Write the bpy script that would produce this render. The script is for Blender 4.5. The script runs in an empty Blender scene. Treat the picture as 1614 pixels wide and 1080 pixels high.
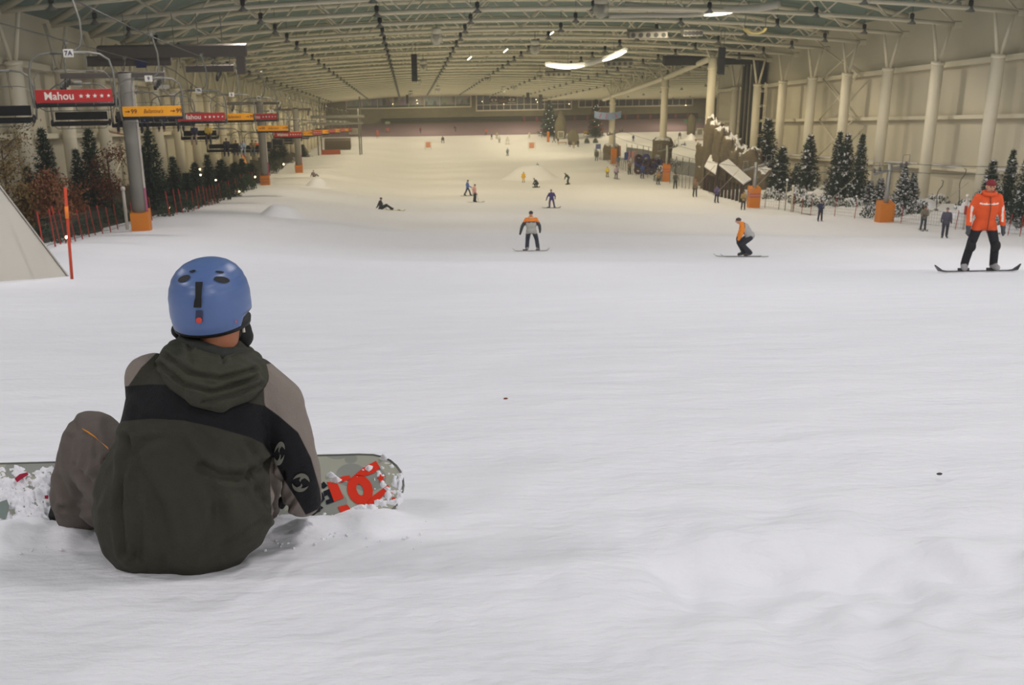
import bpy, bmesh, math, random
import numpy as np
from mathutils import Vector, Matrix, noise
R = math.radians
rnd = random.Random(7)
sc = bpy.context.scene
col = sc.collection

# ------------------------------------------------------------------ camera
PSI, PHI, F_PX = R(4.4387), R(23.0), 2150.0          # yaw off the fall line, pitch, focal length in pixels
TS = math.tan(R(14.0))                                # the hall follows a 14 degree slope
cam_d = bpy.data.cameras.new('camera')
cam = bpy.data.objects.new('camera', cam_d); col.objects.link(cam)
cam_d.sensor_width = 36.0; cam_d.lens = 36.0 * F_PX / 1614.0
cam_d.clip_start = 0.1; cam_d.clip_end = 900
cam.rotation_euler = (R(90) - PHI, 0, -PSI)
cam_d.dof.use_dof = True; cam_d.dof.focus_distance = 3.95; cam_d.dof.aperture_fstop = 14.0
sc.camera = cam

# ------------------------------------------------------------------ world, exposure
w = bpy.data.worlds.new('hall_dark'); sc.world = w; w.use_nodes = True
bg = w.node_tree.nodes.get('Background') or w.node_tree.nodes.new('ShaderNodeBackground')
bg.inputs[0].default_value = (0.8, 0.82, 0.85, 1); bg.inputs[1].default_value = 0.03
# thin cold haze filling the hall
vsn = w.node_tree.nodes.new('ShaderNodeVolumeScatter'); vsn.inputs['Density'].default_value = 0.0007; vsn.inputs['Color'].default_value = (0.93, 0.95, 0.90, 1)
w.node_tree.links.new(vsn.outputs[0], w.node_tree.nodes['World Output'].inputs['Volume'])
sc.view_settings.view_transform = 'Standard'; sc.view_settings.look = 'None'
sc.view_settings.gamma = 1.0; sc.view_settings.use_curve_mapping = False
sc.view_settings.exposure = 0.0
sc.cycles.max_bounces = 5; sc.cycles.diffuse_bounces = 3; sc.cycles.glossy_bounces = 2; sc.cycles.transmission_bounces = 2; sc.cycles.transparent_max_bounces = 6; sc.cycles.volume_bounces = 0
sc.cycles.use_adaptive_sampling = True; sc.cycles.adaptive_threshold = 0.02; sc.cycles.adaptive_min_samples = 16
sc.cycles.caustics_reflective = False; sc.cycles.caustics_refractive = False
LAMP_NEAR, LAMP_FAR = (1.0, 0.935, 0.95), (1.0, 0.82, 0.53)
LAMP_W_NEAR, LAMP_W_FAR = 1000.0, 2150.0

# ------------------------------------------------------------------ geometry of the place
CF = np.array([math.sin(PSI)*math.cos(PHI), math.cos(PSI)*math.cos(PHI), -math.sin(PHI)])
CR = np.array([math.cos(PSI), -math.sin(PSI), 0.0]); CU = np.cross(CR, CF)
def pt(px, py, D):
    v = D*(CF + (px-807)/F_PX*CR + (540-py)/F_PX*CU); return Vector(v)
GY = np.array([-25,0,4,34,57,77,97,120,150,180,250,265,290,318,330], float)
GH = np.array([[1.2,1.2,1.25,3.3,4.15,4.45,4.65,4.7,4.6,4.5,4.6,4.4,3.4,-1.0,-4.0],
               [1.2,1.2,1.25,3.9,5.3,5.8,6.0,6.1,6.0,5.9,5.6,5.2,3.8,-1.0,-4.0],
               [1.2,1.2,1.25,4.5,5.9,6.5,6.8,6.6,6.0,5.4,5.2,5.0,3.8,-1.0,-4.0]], float)
_d = np.diff(GH, axis=1)/np.diff(GY)
GM = np.zeros_like(GH); GM[:,0] = _d[:,0]; GM[:,-1] = _d[:,-1]
for _i in range(1, len(GY)-1):
    for _k in range(3):
        a, b = _d[_k,_i-1], _d[_k,_i]
        GM[_k,_i] = 2*a*b/(a+b) if a*b > 0 else 0
def gz(x, y):
    """height of the snow at a point of the hall"""
    yy = min(max(y, GY[0]), GY[-1]); i = int(min(max(np.searchsorted(GY, yy)-1, 0), len(GY)-2))
    h = GY[i+1]-GY[i]; t = (yy-GY[i])/h
    a, b, c, d = (1+2*t)*(1-t)**2, t*(1-t)**2*h, t*t*(3-2*t), t*t*(t-1)*h
    v = a*GH[:,i] + b*GM[:,i] + c*GH[:,i+1] + d*GM[:,i+1]
    if x < 2:
        t = min(max((x+11)/13, 0), 1); t = t*t*(3-2*t); hh = v[0]*(1-t)+v[1]*t
    else:
        t = min(max((x-2)/25, 0), 1); hh = v[1]*(1-t)+v[2]*t
    # gentle waves pressed by the piste machine
    k = min(max((y-14)/20, 0), 1)*min(max((300-y)/20, 0), 1)
    wv = 0.10*k*math.sin(y*0.42+0.04*x)*math.sin(y*0.11+1.0) + 0.10*k*math.sin(y*0.19+0.1*x+2)
    return -y*TS - hh + wv
def hit(px, py):
    d = pt(px, py, 1.0); t0 = t = 1.0
    while t < 600:
        p = d*t
        if p.z < gz(p.x, p.y):
            lo, hi = t0, t
            for _ in range(26):
                m = (lo+hi)/2; p = d*m
                if p.z < gz(p.x, p.y): hi = m
                else: lo = m
            return d*hi
        t0 = t; t *= 1.01
    return d*330
def depth(p): return p.x*CF[0]+p.y*CF[1]+p.z*CF[2]
def G(x, y, up=0.0): return Vector((x, y, gz(x, y)+up))
def RP(x, y, up=0.0): return Vector((x, y, -y*TS+up))       # a point measured from the plane parallel to the roof

# ------------------------------------------------------------------ materials
MATS = {}
def lin(c):
    return tuple(((v/255)/12.92 if v/255 <= 0.04045 else ((v/255+0.055)/1.055)**2.4) for v in c) + (1.0,)
def M(name, rgb=None, rough=0.6, var=0.12, scale=6.0, metal=0.0, bump=0.0, bscale=40.0, emit=0.0, spec=0.4, alpha=1.0, trans=0.0):
    if name in MATS: return MATS[name]
    m = bpy.data.materials.new(name); m.use_nodes = True; MATS[name] = m
    nt = m.node_tree; b = nt.nodes['Principled BSDF']
    c = lin(rgb)
    tc = nt.nodes.new('ShaderNodeTexCoord'); nz = nt.nodes.new('ShaderNodeTexNoise')
    nz.inputs['Scale'].default_value = scale; nz.inputs['Detail'].default_value = 4
    nt.links.new(tc.outputs['Object'], nz.inputs['Vector'])
    mx = nt.nodes.new('ShaderNodeMix'); mx.data_type = 'RGBA'
    mx.inputs[6].default_value = tuple(v*(1-var) for v in c[:3])+(1,)
    mx.inputs[7].default_value = tuple(min(1, v*(1+var)) for v in c[:3])+(1,)
    nt.links.new(nz.outputs['Fac'], mx.inputs[0]); nt.links.new(mx.outputs[2], b.inputs['Base Color'])
    b.inputs['Roughness'].default_value = rough; b.inputs['Metallic'].default_value = metal
    b.inputs['Specular IOR Level'].default_value = spec
    if emit: m.cycles.emission_sampling = 'NONE'; b.inputs['Emission Color'].default_value = c; b.inputs['Emission Strength'].default_value = emit
    if alpha < 1: b.inputs['Alpha'].default_value = alpha
    if trans: b.inputs['Transmission Weight'].default_value = trans
    if bump:
        n2 = nt.nodes.new('ShaderNodeTexNoise'); n2.inputs['Scale'].default_value = bscale; n2.inputs['Detail'].default_value = 5
        nt.links.new(tc.outputs['Object'], n2.inputs['Vector'])
        bp = nt.nodes.new('ShaderNodeBump'); bp.inputs['Strength'].default_value = bump; bp.inputs['Distance'].default_value = 0.02
        nt.links.new(n2.outputs['Fac'], bp.inputs['Height']); nt.links.new(bp.outputs['Normal'], b.inputs['Normal'])
    return m
def snow_mat(name, streak=True):
    if name in MATS: return MATS[name]
    m = bpy.data.materials.new(name); m.use_nodes = True; MATS[name] = m
    nt = m.node_tree; b = nt.nodes['Principled BSDF']
    b.inputs['Base Color'].default_value = (0.84, 0.85, 0.88, 1); b.inputs['Roughness'].default_value = 0.62
    b.inputs['Specular IOR Level'].default_value = 0.25
    tc = nt.nodes.new('ShaderNodeTexCoord')
    def nz(scale, sv, det):
        mp = nt.nodes.new('ShaderNodeMapping'); mp.inputs['Scale'].default_value = sv; mp.inputs['Rotation'].default_value = (0, 0, R(14))
        n = nt.nodes.new('ShaderNodeTexNoise'); n.inputs['Scale'].default_value = scale; n.inputs['Detail'].default_value = det
        nt.links.new(tc.outputs['Object'], mp.inputs[0]); nt.links.new(mp.outputs[0], n.inputs['Vector']); return n.outputs['Fac']
    a = nz(1.0, (1.5, 4.2, 2.0), 8); c = nz(15.0, (1, 1.5, 1), 6); d = nz(0.9, (1.0, 1.0, 1.0), 4)
    def mul(s, k):
        n = nt.nodes.new('ShaderNodeMath'); n.operation = 'MULTIPLY'; n.inputs[1].default_value = k; nt.links.new(s, n.inputs[0]); return n.outputs[0]
    def add(s, t):
        n = nt.nodes.new('ShaderNodeMath'); n.operation = 'ADD'; nt.links.new(s, n.inputs[0]); nt.links.new(t, n.inputs[1]); return n.outputs[0]
    hgt = add(add(mul(a, 0.62), mul(c, 0.22)), mul(d, 1.0))
    bp = nt.nodes.new('ShaderNodeBump'); bp.inputs['Strength'].default_value = 0.8; bp.inputs['Distance'].default_value = 0.06
    nt.links.new(hgt, bp.inputs['Height']); nt.links.new(bp.outputs['Normal'], b.inputs['Normal'])
    cr = nt.nodes.new('ShaderNodeMix'); cr.data_type = 'RGBA'
    cr.inputs[6].default_value = (0.78, 0.79, 0.825, 1); cr.inputs[7].default_value = (0.88, 0.885, 0.91, 1)
    nt.links.new(a, cr.inputs[0]); nt.links.new(cr.outputs[2], b.inputs['Base Color'])
    return m
def snowy_mat(name, rgb, amount=0.55, rough=0.8):
    """a dark surface with snow lying on its upward faces"""
    if name in MATS: return MATS[name]
    m = M(name, rgb, rough, 0.35, 3.0); nt = m.node_tree; b = nt.nodes['Principled BSDF']
    src = b.inputs['Base Color'].links[0].from_socket
    ge = nt.nodes.new('ShaderNodeNewGeometry'); sp = nt.nodes.new('ShaderNodeSeparateXYZ'); nt.links.new(ge.outputs['Normal'], sp.inputs[0])
    tc = nt.nodes.new('ShaderNodeTexCoord'); nz = nt.nodes.new('ShaderNodeTexNoise'); nz.inputs['Scale'].default_value = 2.3; nz.inputs['Detail'].default_value = 4
    nt.links.new(tc.outputs['Object'], nz.inputs['Vector'])
    ad = nt.nodes.new('ShaderNodeMath'); ad.operation = 'MULTIPLY_ADD'; ad.inputs[1].default_value = 1.5; nt.links.new(nz.outputs['Fac'], ad.inputs[0]); nt.links.new(sp.outputs['Z'], ad.inputs[2])
    rp = nt.nodes.new('ShaderNodeValToRGB'); lo = 1.75-amount
    rp.color_ramp.elements[0].position = 0; rp.color_ramp.elements[1].position = 1
    mr = nt.nodes.new('ShaderNodeMapRange'); mr.inputs[1].default_value = lo-0.08; mr.inputs[2].default_value = lo+0.08
    nt.links.new(ad.outputs[0], mr.inputs[0])
    mx = nt.nodes.new('ShaderNodeMix'); mx.data_type = 'RGBA'; nt.links.new(mr.outputs[0], mx.inputs[0]); nt.links.new(src, mx.inputs[6])
    mx.inputs[7].default_value = (0.80, 0.81, 0.84, 1); nt.links.new(mx.outputs[2], b.inputs['Base Color'])
    return m

# ------------------------------------------------------------------ mesh helpers
class MB:
    def __init__(s): s.v = []; s.f = []; s.mi = []; s.cur = 0
    def add(s, vs, fs):
        o = len(s.v); s.v += [tuple(p) for p in vs]; s.f += [tuple(i+o for i in f) for f in fs]; s.mi += [s.cur]*len(fs); return s
    def box(s, c, d, rot=None):
        c = Vector(c); hx, hy, hz = d[0]/2, d[1]/2, d[2]/2
        vs = [Vector((x, y, z)) for x in (-hx, hx) for y in (-hy, hy) for z in (-hz, hz)]
        if rot is not None: vs = [rot @ p for p in vs]
        return s.add([p+c for p in vs], [(0,1,3,2),(4,6,7,5),(0,4,5,1),(2,3,7,6),(0,2,6,4),(1,5,7,3)])
    def beam(s, a, b, w, h):                                    # box beam from a to b
        a, b = Vector(a), Vector(b); d = b-a; L = d.length; q = d.to_track_quat('Y', 'Z').to_matrix()
        return s.box((a+b)/2, (w, L, h), q)
    def tube(s, pts, r, n=8, cap=True):
        pts = [Vector(p) for p in pts]; k = len(pts); rr = r if isinstance(r, (list, tuple)) else [r]*k
        vs = []; up = None
        for i, p in enumerate(pts):
            t = (pts[min(i+1, k-1)]-pts[max(i-1, 0)]).normalized()
            if up is None:
                up = Vector((0, 0, 1)) if abs(t.z) < 0.9 else Vector((0, 1, 0))
            u = t.cross(up).normalized(); vv = u.cross(t).normalized(); up = vv
            vs += [p+(u*math.cos(2*math.pi*j/n)+vv*math.sin(2*math.pi*j/n))*rr[i] for j in range(n)]
        fs = [(i*n+j, i*n+(j+1) % n, (i+1)*n+(j+1) % n, (i+1)*n+j) for i in range(k-1) for j in range(n)]
        if cap: fs += [tuple(range(n-1, -1, -1)), tuple((k-1)*n+j for j in range(n))]
        return s.add(vs, fs)
    def lathe(s, prof, n=16, c=(0, 0, 0), rot=None, sx=1.0, sy=1.0):
        c = Vector(c); vs = []
        for (r, z) in prof:
            for j in range(n):
                a = 2*math.pi*j/n; p = Vector((r*math.cos(a)*sx, r*math.sin(a)*sy, z)); vs.append((rot @ p if rot is not None else p)+c)
        k = len(prof)
        fs = [(i*n+j, i*n+(j+1) % n, (i+1)*n+(j+1) % n, (i+1)*n+j) for i in range(k-1) for j in range(n)]
        fs += [tuple(range(n-1, -1, -1)), tuple((k-1)*n+j for j in range(n))]
        return s.add(vs, fs)
    def ball(s, c, r, n=10, m=7, rot=None):
        c = Vector(c); rx, ry, rz = r if isinstance(r, (tuple, list)) else (r, r, r)
        vs = []; fs = []
        P = lambda p: (rot @ p if rot is not None else p)+c
        vs.append(P(Vector((0, 0, -rz))))
        for i in range(1, m):
            a = math.pi*i/m-math.pi/2
            for j in range(n):
                b = 2*math.pi*j/n; vs.append(P(Vector((rx*math.cos(a)*math.cos(b), ry*math.cos(a)*math.sin(b), rz*math.sin(a)))))
        vs.append(P(Vector((0, 0, rz)))); e = len(vs)-1
        fs += [(0, 1+(j+1) % n, 1+j) for j in range(n)]
        fs += [(1+i*n+j, 1+i*n+(j+1) % n, 1+(i+1)*n+(j+1) % n, 1+(i+1)*n+j) for i in range(m-2) for j in range(n)]
        fs += [(1+(m-2)*n+j, 1+(m-2)*n+(j+1) % n, e) for j in range(n)]
        return s.add(vs, fs)
    def prism(s, poly, thick, frame):
        """a flat outline with thickness; frame = (origin, x axis, y axis); thickness along x cross y"""
        o, ax, ay = frame; nn = ax.cross(ay).normalized()
        a = [o+ax*x+ay*y for x, y in poly]; n = len(a)
        return s.add(a+[p+nn*thick for p in a], [tuple(range(n-1, -1, -1)), tuple(range(n, 2*n))]+[(i, (i+1) % n, n+(i+1) % n, n+i) for i in range(n)])
    def mesh(s, name, mats, smooth=False):
        me = bpy.data.meshes.new(name); me.from_pydata(s.v, [], s.f)
        for m in (mats if isinstance(mats, (list, tuple)) else [mats]): me.materials.append(m)
        if any(s.mi): me.polygons.foreach_set('material_index', s.mi)
        if smooth: me.polygons.foreach_set('use_smooth', [True]*len(s.f))
        me.update(); return me
    def build(s, name, mats, parent=None, smooth=False, loc=None):
        return obj(name, s.mesh(name, mats, smooth), parent, loc)
def obj(name, me, parent=None, loc=None):
    o = bpy.data.objects.new(name, me); col.objects.link(o)
    if parent is not None: o.parent = parent
    if loc is not None: o.location = loc
    return o
def tag(o, label=None, cat=None, group=None, kind=None):
    if label: o['label'] = label
    if cat: o['category'] = cat
    if group: o['group'] = group
    if kind: o['kind'] = kind
    return o
def thing(name, label, cat, loc=(0, 0, 0), rz=0.0, group=None, scale=None):
    o = bpy.data.objects.new(name, None); col.objects.link(o); o.location = loc; o.rotation_euler = (0, 0, rz)
    o.empty_display_size = 0.2
    if scale: o.scale = scale if isinstance(scale, (tuple, list)) else (scale,)*3
    return tag(o, label, cat, group)
def dup(root, loc=None, rz=None, label=None, group=None, scale=None, parent=None):
    c = root.copy(); col.objects.link(c)
    if parent is not None: c.parent = parent
    if loc is not None: c.location = loc
    if rz is not None: c.rotation_euler = (root.rotation_euler[0], root.rotation_euler[1], rz)
    if scale is not None: c.scale = scale if isinstance(scale, (tuple, list)) else (scale,)*3
    if label: c['label'] = label
    if group: c['group'] = group
    for ch in root.children: dup(ch, parent=c)
    return c
def struct(o): o['kind'] = 'structure'; return o
def arc(c, r, a0, a1, n, ax, ay):
    c = Vector(c); return [c+Vector(ax)*r*math.cos(a0+(a1-a0)*i/n)+Vector(ay)*r*math.sin(a0+(a1-a0)*i/n) for i in range(n+1)]
def text_mesh(body, size, mat, shear=0.0, bold=0.0, width=None, align='CENTER'):
    cu = bpy.data.curves.new('lettering', 'FONT'); cu.body = body; cu.size = size; cu.align_x = align; cu.align_y = 'CENTER'
    cu.shear = shear; cu.offset = bold; cu.extrude = 0.004; cu.resolution_u = 3
    o = bpy.data.objects.new('lettering', cu); TMP.collection.objects.link(o); TVL.update()
    me = bpy.data.meshes.new_from_object(o.evaluated_get(TVL.depsgraph), depsgraph=TVL.depsgraph)
    bpy.data.objects.remove(o); bpy.data.curves.remove(cu)
    if width:
        xs = [v.co.x for v in me.vertices]; k = width/(max(xs)-min(xs))
        for v in me.vertices: v.co.x *= k
    me.materials.clear(); me.materials.append(mat); return me
TMP = bpy.data.scenes.new('workbench'); TVL = TMP.view_layers[0]; TVL.update()
def fuse(mb, voxel, smooth_iter=2):
    """melt overlapping solids into one continuous skin; returns verts, faces"""
    me = bpy.data.meshes.new('t'); me.from_pydata(mb.v, [], mb.f); me.update()
    o = bpy.data.objects.new('t', me); TMP.collection.objects.link(o)
    md = o.modifiers.new('r', 'REMESH'); md.mode = 'VOXEL'; md.voxel_size = voxel; md.adaptivity = 0
    if smooth_iter:
        ms = o.modifiers.new('s', 'SMOOTH'); ms.factor = 0.5; ms.iterations = smooth_iter
    TVL.update(); e = o.evaluated_get(TVL.depsgraph); r = e.to_mesh()
    n = len(r.vertices); co = np.empty(n*3, np.float32); r.vertices.foreach_get('co', co); co = co.reshape(-1, 3)
    fs = [tuple(p.vertices) for p in r.polygons]
    e.to_mesh_clear(); bpy.data.objects.remove(o); bpy.data.meshes.remove(me)
    return co, fs
# ================================================================== THE SETTING
XL, XR, YE = -19.6, 36.0, 318.0
SP, Y0 = 9.14, 78.5
def onY(px, py, Y): d = pt(px, py, 1.0); return d*(Y/d.y)
def onX(px, py, X): d = pt(px, py, 1.0); return d*(X/d.x)
snow = snow_mat('groomed_snow')
cream = M('cream_paint', (222, 216, 194), 0.5, 0.05, 2.0)
cream_wall = M('cream_wall_panel', (208, 202, 182), 0.7, 0.05, 0.4)
# ---- floor: one sheet of snow, finer near the top of the run
def build_floor():
    ys = [-25, -15, -8, -4, -1.5, 0.5]; y = 1.6
    while y < 303: ys.append(y); y += max(0.028, 0.0115*y)
    ys.append(303.0)
    us = [-1+2*i/330 for i in range(331)]
    nzv = lambda p, s: noise.noise(Vector(p)*s)
    V = []; Fs = []
    rut = onG(1036, 900)
    for y in ys:
        a = 2.0+0.55*max(y, 0.0)
        l = max(-20.2, -a); r = min(46.0, a+0.12*max(y, 0))
        xs = [-20.6, -20.4]+[l+(r-l)*(u+1)/2 for u in us]+[46.5, 78.0]
        xs.sort()
        for x in xs:
            z = gz(x, y)
            if 0.5 < y < 34:
                k = min(1.0, y/3.0)*max(0.0, 1-y/34)
                z += k*(0.020*nzv((x*0.9, y*1.3, 3), 1.0)+0.010*nzv((x, y*1.6, 9), 3.1)+0.0045*nzv((x, y, 2), 11.0))
                if y < 9: z += 0.0028*nzv((x*0.7+y*0.2, y*3.0, 5), 17.0)
                # churned snow to the right of the sitter: a shallow trench with a sharp edge
                dx, dy = x-rut.x, y-rut.y
                e = 1/(1+math.exp(min(60, max(-60, -(dx+0.15*dy)*70)))) * max(0, 1-abs(dx-0.35)/0.75) * max(0, 1-abs(dy+0.1)/0.40)
                z -= 0.085*e
                lump = max(0, 1-math.hypot(dx-0.55, dy+0.15)/1.0)
                z += lump*0.075*nzv((x, y, 14), 3.7)+lump*0.035*nzv((x, y, 1), 9.0)
                # snow ploughed up around the board and the sitter
                for bx, by, br, ba in BERMS:
                    q = math.hypot(x-bx, y-by)/br
                    if q < 1: z += ba*(1-q*q)**2*(1+0.6*nzv((x, y, 4), 14.0))
            V.append((x, y, z))
    n = len(us)+4
    for i in range(len(ys)-1):
        for j in range(n-1):
            Fs.append((i*n+j, i*n+j+1, (i+1)*n+j+1, (i+1)*n+j))
    me = bpy.data.meshes.new('floor'); me.from_pydata(V, [], Fs); me.materials.append(snow)
    me.polygons.foreach_set('use_smooth', [True]*len(Fs)); me.update()
    o = obj('floor', me); struct(o); tag(o, 'wide groomed snow slope running down through the hall', 'floor')
def onG(px, py): return hit(px, py)
_s1, _s2, _s3 = onG(470, 835), onG(40, 845), onG(585, 822)
BERMS = [(_s1.x, _s1.y, 0.16, 0.05), (_s2.x, _s2.y, 0.22, 0.06), (_s3.x, _s3.y, 0.20, 0.035), (onG(120, 850).x, onG(120, 850).y, 0.12, 0.05)]
build_floor()
# the level apron at the foot of the far wall, covered in purple matting
b = MB(); q = []
for y in (302.4, 306, 310, 314, 318.2): q.append([(x, y, gz(x, y)+0.04) for x in np.linspace(-21, 78, 25)])
vs = [p for r_ in q for p in r_]; b.add(vs, [(i*25+j, i*25+j+1, (i+1)*25+j+1, (i+1)*25+j) for i in range(4) for j in range(24)])
o = b.build('floor', M('purple_matting', (142, 124, 134), 0.9, 0.15, 0.6), smooth=True); struct(o); tag(o, 'dull purple matting laid along the foot of the far wall', 'floor')

# ---- roof profile, measured above the plane through the camera
def hb(x): return 6.16+1.4*(1-((x-8.2)/27.8)**2)
def hd(x):
    t = min(max((x-XL)/7.0, 0), 1); u = min(max((XR-x)/9.0, 0), 1)
    return (0.1+2.2*math.sin(t*math.pi/2))*(0.55+0.45*math.sin(u*math.pi/2))
def hdeck(x): return hb(x)+hd(x)+0.42
b = MB(); xs = np.linspace(XL-1.0, XR+1.0, 41)
teal = M('teal_roof_deck', (112, 134, 130), 0.7, 0.10, 0.5)
ysr = [-25, 60, 120, 180, 250, YE+0.5]
vs = [RP(x, y, hdeck(min(max(x, XL), XR))) for y in ysr for x in xs]; nx = len(xs)
b.add(vs, [(i*nx+j, (i+1)*nx+j, (i+1)*nx+j+1, i*nx+j+1) for i in range(len(ysr)-1) for j in range(nx-1)])
b.add([RP(XR+1, 160, hdeck(XR)), RP(80, 160, hdeck(XR)), RP(80, YE+.5, hdeck(XR)), RP(XR+1, YE+.5, hdeck(XR))], [(0, 3, 2, 1)])
o = b.build('ceiling', teal, smooth=True); struct(o); tag(o, 'blue-green roof deck above the steel trusses', 'ceiling')
# ---- walls
def wall(name, label, pts, m):
    b = MB(); n = len(pts)//2
    b.add(pts, [(i, i+1, n+i+1, n+i) for i in range(n-1)])
    o = b.build(name, m); struct(o); tag(o, label, 'wall'); return o
yy = list(range(-25, 319, 7))+[318]
wall('wall_left', 'cream panel wall behind the chairlift and the trees', [Vector((XL-0.9, y, gz(XL, y)-1.5)) for y in yy]+[RP(XL-0.9, y, hdeck(XL)+0.3) for y in yy], cream_wall)
yr = [y for y in yy if y < 158]+[158]
wall('wall_right', 'cream panel wall behind the row of round columns', [Vector((XR+0.9, y, gz(XR, y)-1.5)) for y in yr]+[RP(XR+0.9, y, hdeck(XR)+0.3) for y in yr], cream_wall)
b = MB(); b.box((56.5, 158.1, -158*TS-1), (39.5, 0.3, 20)); o = b.build('wall_right', cream_wall); struct(o); tag(o, 'cream end wall where the side slope opens off the main one', 'wall')
b = MB(); b.box((77.5, 238, -238*TS+3), (0.3, 162, 70)); o = b.build('wall_right', cream_wall); struct(o); tag(o, 'cream outer wall of the side slope', 'wall')
b = MB(); b.box((30, -25, 6), (105, 0.3, 30)); o = b.build('wall_back', cream_wall); struct(o); tag(o, 'cream wall at the top of the slope', 'wall')
olive = M('olive_grey_rockwork', (122, 120, 100), 0.9, 0.22, 0.8, bump=0.5, bscale=3)
zb = gz(5, YE)-0.6
b = MB(); b.box((29, YE+0.4, zb+15), (100, 0.8, 30)); end = b.build('wall_far', olive); struct(end); tag(end, 'olive-grey rough wall closing the bottom of the slope', 'wall')

# ---- horizontal rails along the walls
def rail(n, x, hgt, y0, y1, w_, h_, label):
    b = MB(); ys = np.linspace(y0, y1, 12)
    for a, c in zip(ys[:-1], ys[1:]): b.beam(RP(x, a, hgt), RP(x, c, hgt), w_, h_)
    o = b.build('trim_%d' % n, cream); struct(o); tag(o, label, 'wall rail')
rail(1, XR+0.55, 3.62, 30, 157, 0.5, 0.34, 'upper cream steel rail along the right wall')
rail(2, XR+0.6, 0.0, 30, 157, 0.5, 0.26, 'middle cream steel rail along the right wall')
rail(3, XR+0.6, -3.55, 30, 157, 0.5, 0.26, 'low snow-dusted rail along the right wall')
rail(4, XL-0.55, 3.75, 30, 317, 0.5, 0.34, 'upper cream steel rail along the left wall')
rail(5, XL-0.55, -0.1, 30, 317, 0.5, 0.28, 'middle cream steel rail along the left wall')
b = MB(); 
for i in range(9):
    y = 70+i*9.14+rnd.uniform(-1, 1); L = rnd.uniform(2, 4)
    b.box(RP(XR+0.5, y, -3.36), (0.5, L*2, 0.10), Matrix.Rotation(-math.atan(TS), 3, 'X'))
tag(b.build('snow_ridge', snow), 'thin ridges of snow lying on the low wall rail', 'snow', kind='stuff')

# ---- roof trusses
def build_truss():
    root = thing('roof_truss', 'cream steel roof truss spanning the hall from wall to wall', 'roof truss', RP(0, Y0, 0), group='roof trusses across the hall')
    xs = np.linspace(XL, XR, 33)
    MB().tube([(x, 0, hb(x)) for x in xs], 0.145, 8).build('bottom_chord', cream, root, True)
    MB().tube([(x, 0, hb(x)+hd(x)) for x in xs], 0.20, 8).build('top_chord', cream, root, True)
    xs = [XL+1.5+i*(XR-XL-1.6)/24 for i in range(25)]
    for i in range(24):
        a, c = xs[i], xs[i+1]
        p = (a, 0, hb(a)+(hd(a) if i % 2 else 0)); q = (c, 0, hb(c)+(0 if i % 2 else hd(c)))
        MB().tube([p, q], 0.075, 6).build('brace', cream, root, True)
    MB().box((XR, 0, hb(XR)), (0.5, 0.4, 0.4)).build('end_plate', cream, root)
    return root
truss = build_truss(); truss.location = RP(0, Y0-2*SP); TRY = [Y0-2*SP]
for k in range(-1, 27):
    y = Y0+k*SP
    if y < YE-1: dup(truss, RP(0, y)); TRY.append(y)
# slim secondary beams over the side slope
proto = None
for y in TRY:
    if y < 165: continue
    if proto is None:
        proto = thing('roof_beam', 'cream steel beam under the roof of the side slope', 'roof beam', RP(0, y), group='roof beams over the side slope')
        MB().tube([(XR-5, 0, 5.9), (77, 0, 5.7)], 0.14, 8).build('chord', cream, proto, True)
        MB().tube([(XR-5, 0, 6.9), (77, 0, 6.7)], 0.16, 8).build('chord', cream, proto, True)
    else: dup(proto, RP(0, y))

# ---- columns along both walls
def column(x, y, label, group, top=3.66, r=0.40, inward=1):
    g = gz(x, y)-0.3; t = -y*TS+top
    root = thing('wall_column', label, 'column', (x, y, g), group=group)
    MB().lathe([(r, 0), (r, t-g)], 18).build('shaft', cream, root, True)
    MB().lathe([(r+0.05, t-g-0.10), (r+0.05, t-g+0.08), (0.12, t-g+0.12)], 18).build('collar', cream, root, True)
    zt = hb(XR if x > 0 else XL)+y*0-top+0.0
    for dx in (-0.6, 0.6):
        MB().tube([(dx*0.15, 0, t-g), (dx, 0, t-g+zt+0.1)], [0.13, 0.10], 8).build('strut', cream, root, True)
for k in range(-2, 8):
    y = Y0+k*SP
    if y < 157: column(XR-1.0, y, 'tall cream round column with forked struts against the right wall', 'columns along the right wall')
for y in TRY:
    column(XL+0.2, y, 'tall cream round column standing against the left wall', 'columns along the left wall', r=0.40)
# diagonal wind bracing between two of the right hand columns
def bracing(x, ya, yb, label):
    root = thing('wall_brace', label, 'brace', RP(x, ya, -6.5))
    o0 = RP(x, ya, -6.5)
    for (h0, h1) in ((0, 3.6), (-3.5, 0), (3.6, 6.1)):
        for (a, c) in ((h0, h1), (h1, h0)):
            MB().tube([RP(x, ya, a)-o0, RP(x, yb, c)-o0], 0.07, 6).build('rod', cream, root, True)
bracing(XR-0.1, Y0+3*SP, Y0+4*SP, 'crossed cream bracing rods between two right wall columns')
bracing(XL+0.1, Y0+1*SP, Y0+2*SP, 'crossed cream bracing rods between two left wall columns')
# dark duct and pipe bundle running up the right wall, with its dark lintel
root = thing('riser_duct', 'dark vertical duct with bundle of pipes climbing right wall', 'duct', RP(XR-0.2, 138.5, -7))
o0 = RP(XR-0.2, 138.5, -7); dark = M('black_green_sheet', (28, 34, 36), 0.6, 0.2, 1.0)
MB().box((0.3, -0.8, 6.8), (0.7, 2.6, 13.6)).build('duct', dark, root)
for i in range(4): MB().tube([(0.1, 2.2+0.75*i, 0), (0.1, 2.2+0.75*i, 13)], 0.13, 8).build('pipe', M('grey_pipe', (120, 118, 105), 0.5) if i % 2 else M('dark_pipe', (50, 52, 48), 0.5), root, True)
MB().box((-4.6, 0.6, 13.35), (9.5, 1.2, 0.8)).build('lintel', dark, root)
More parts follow.
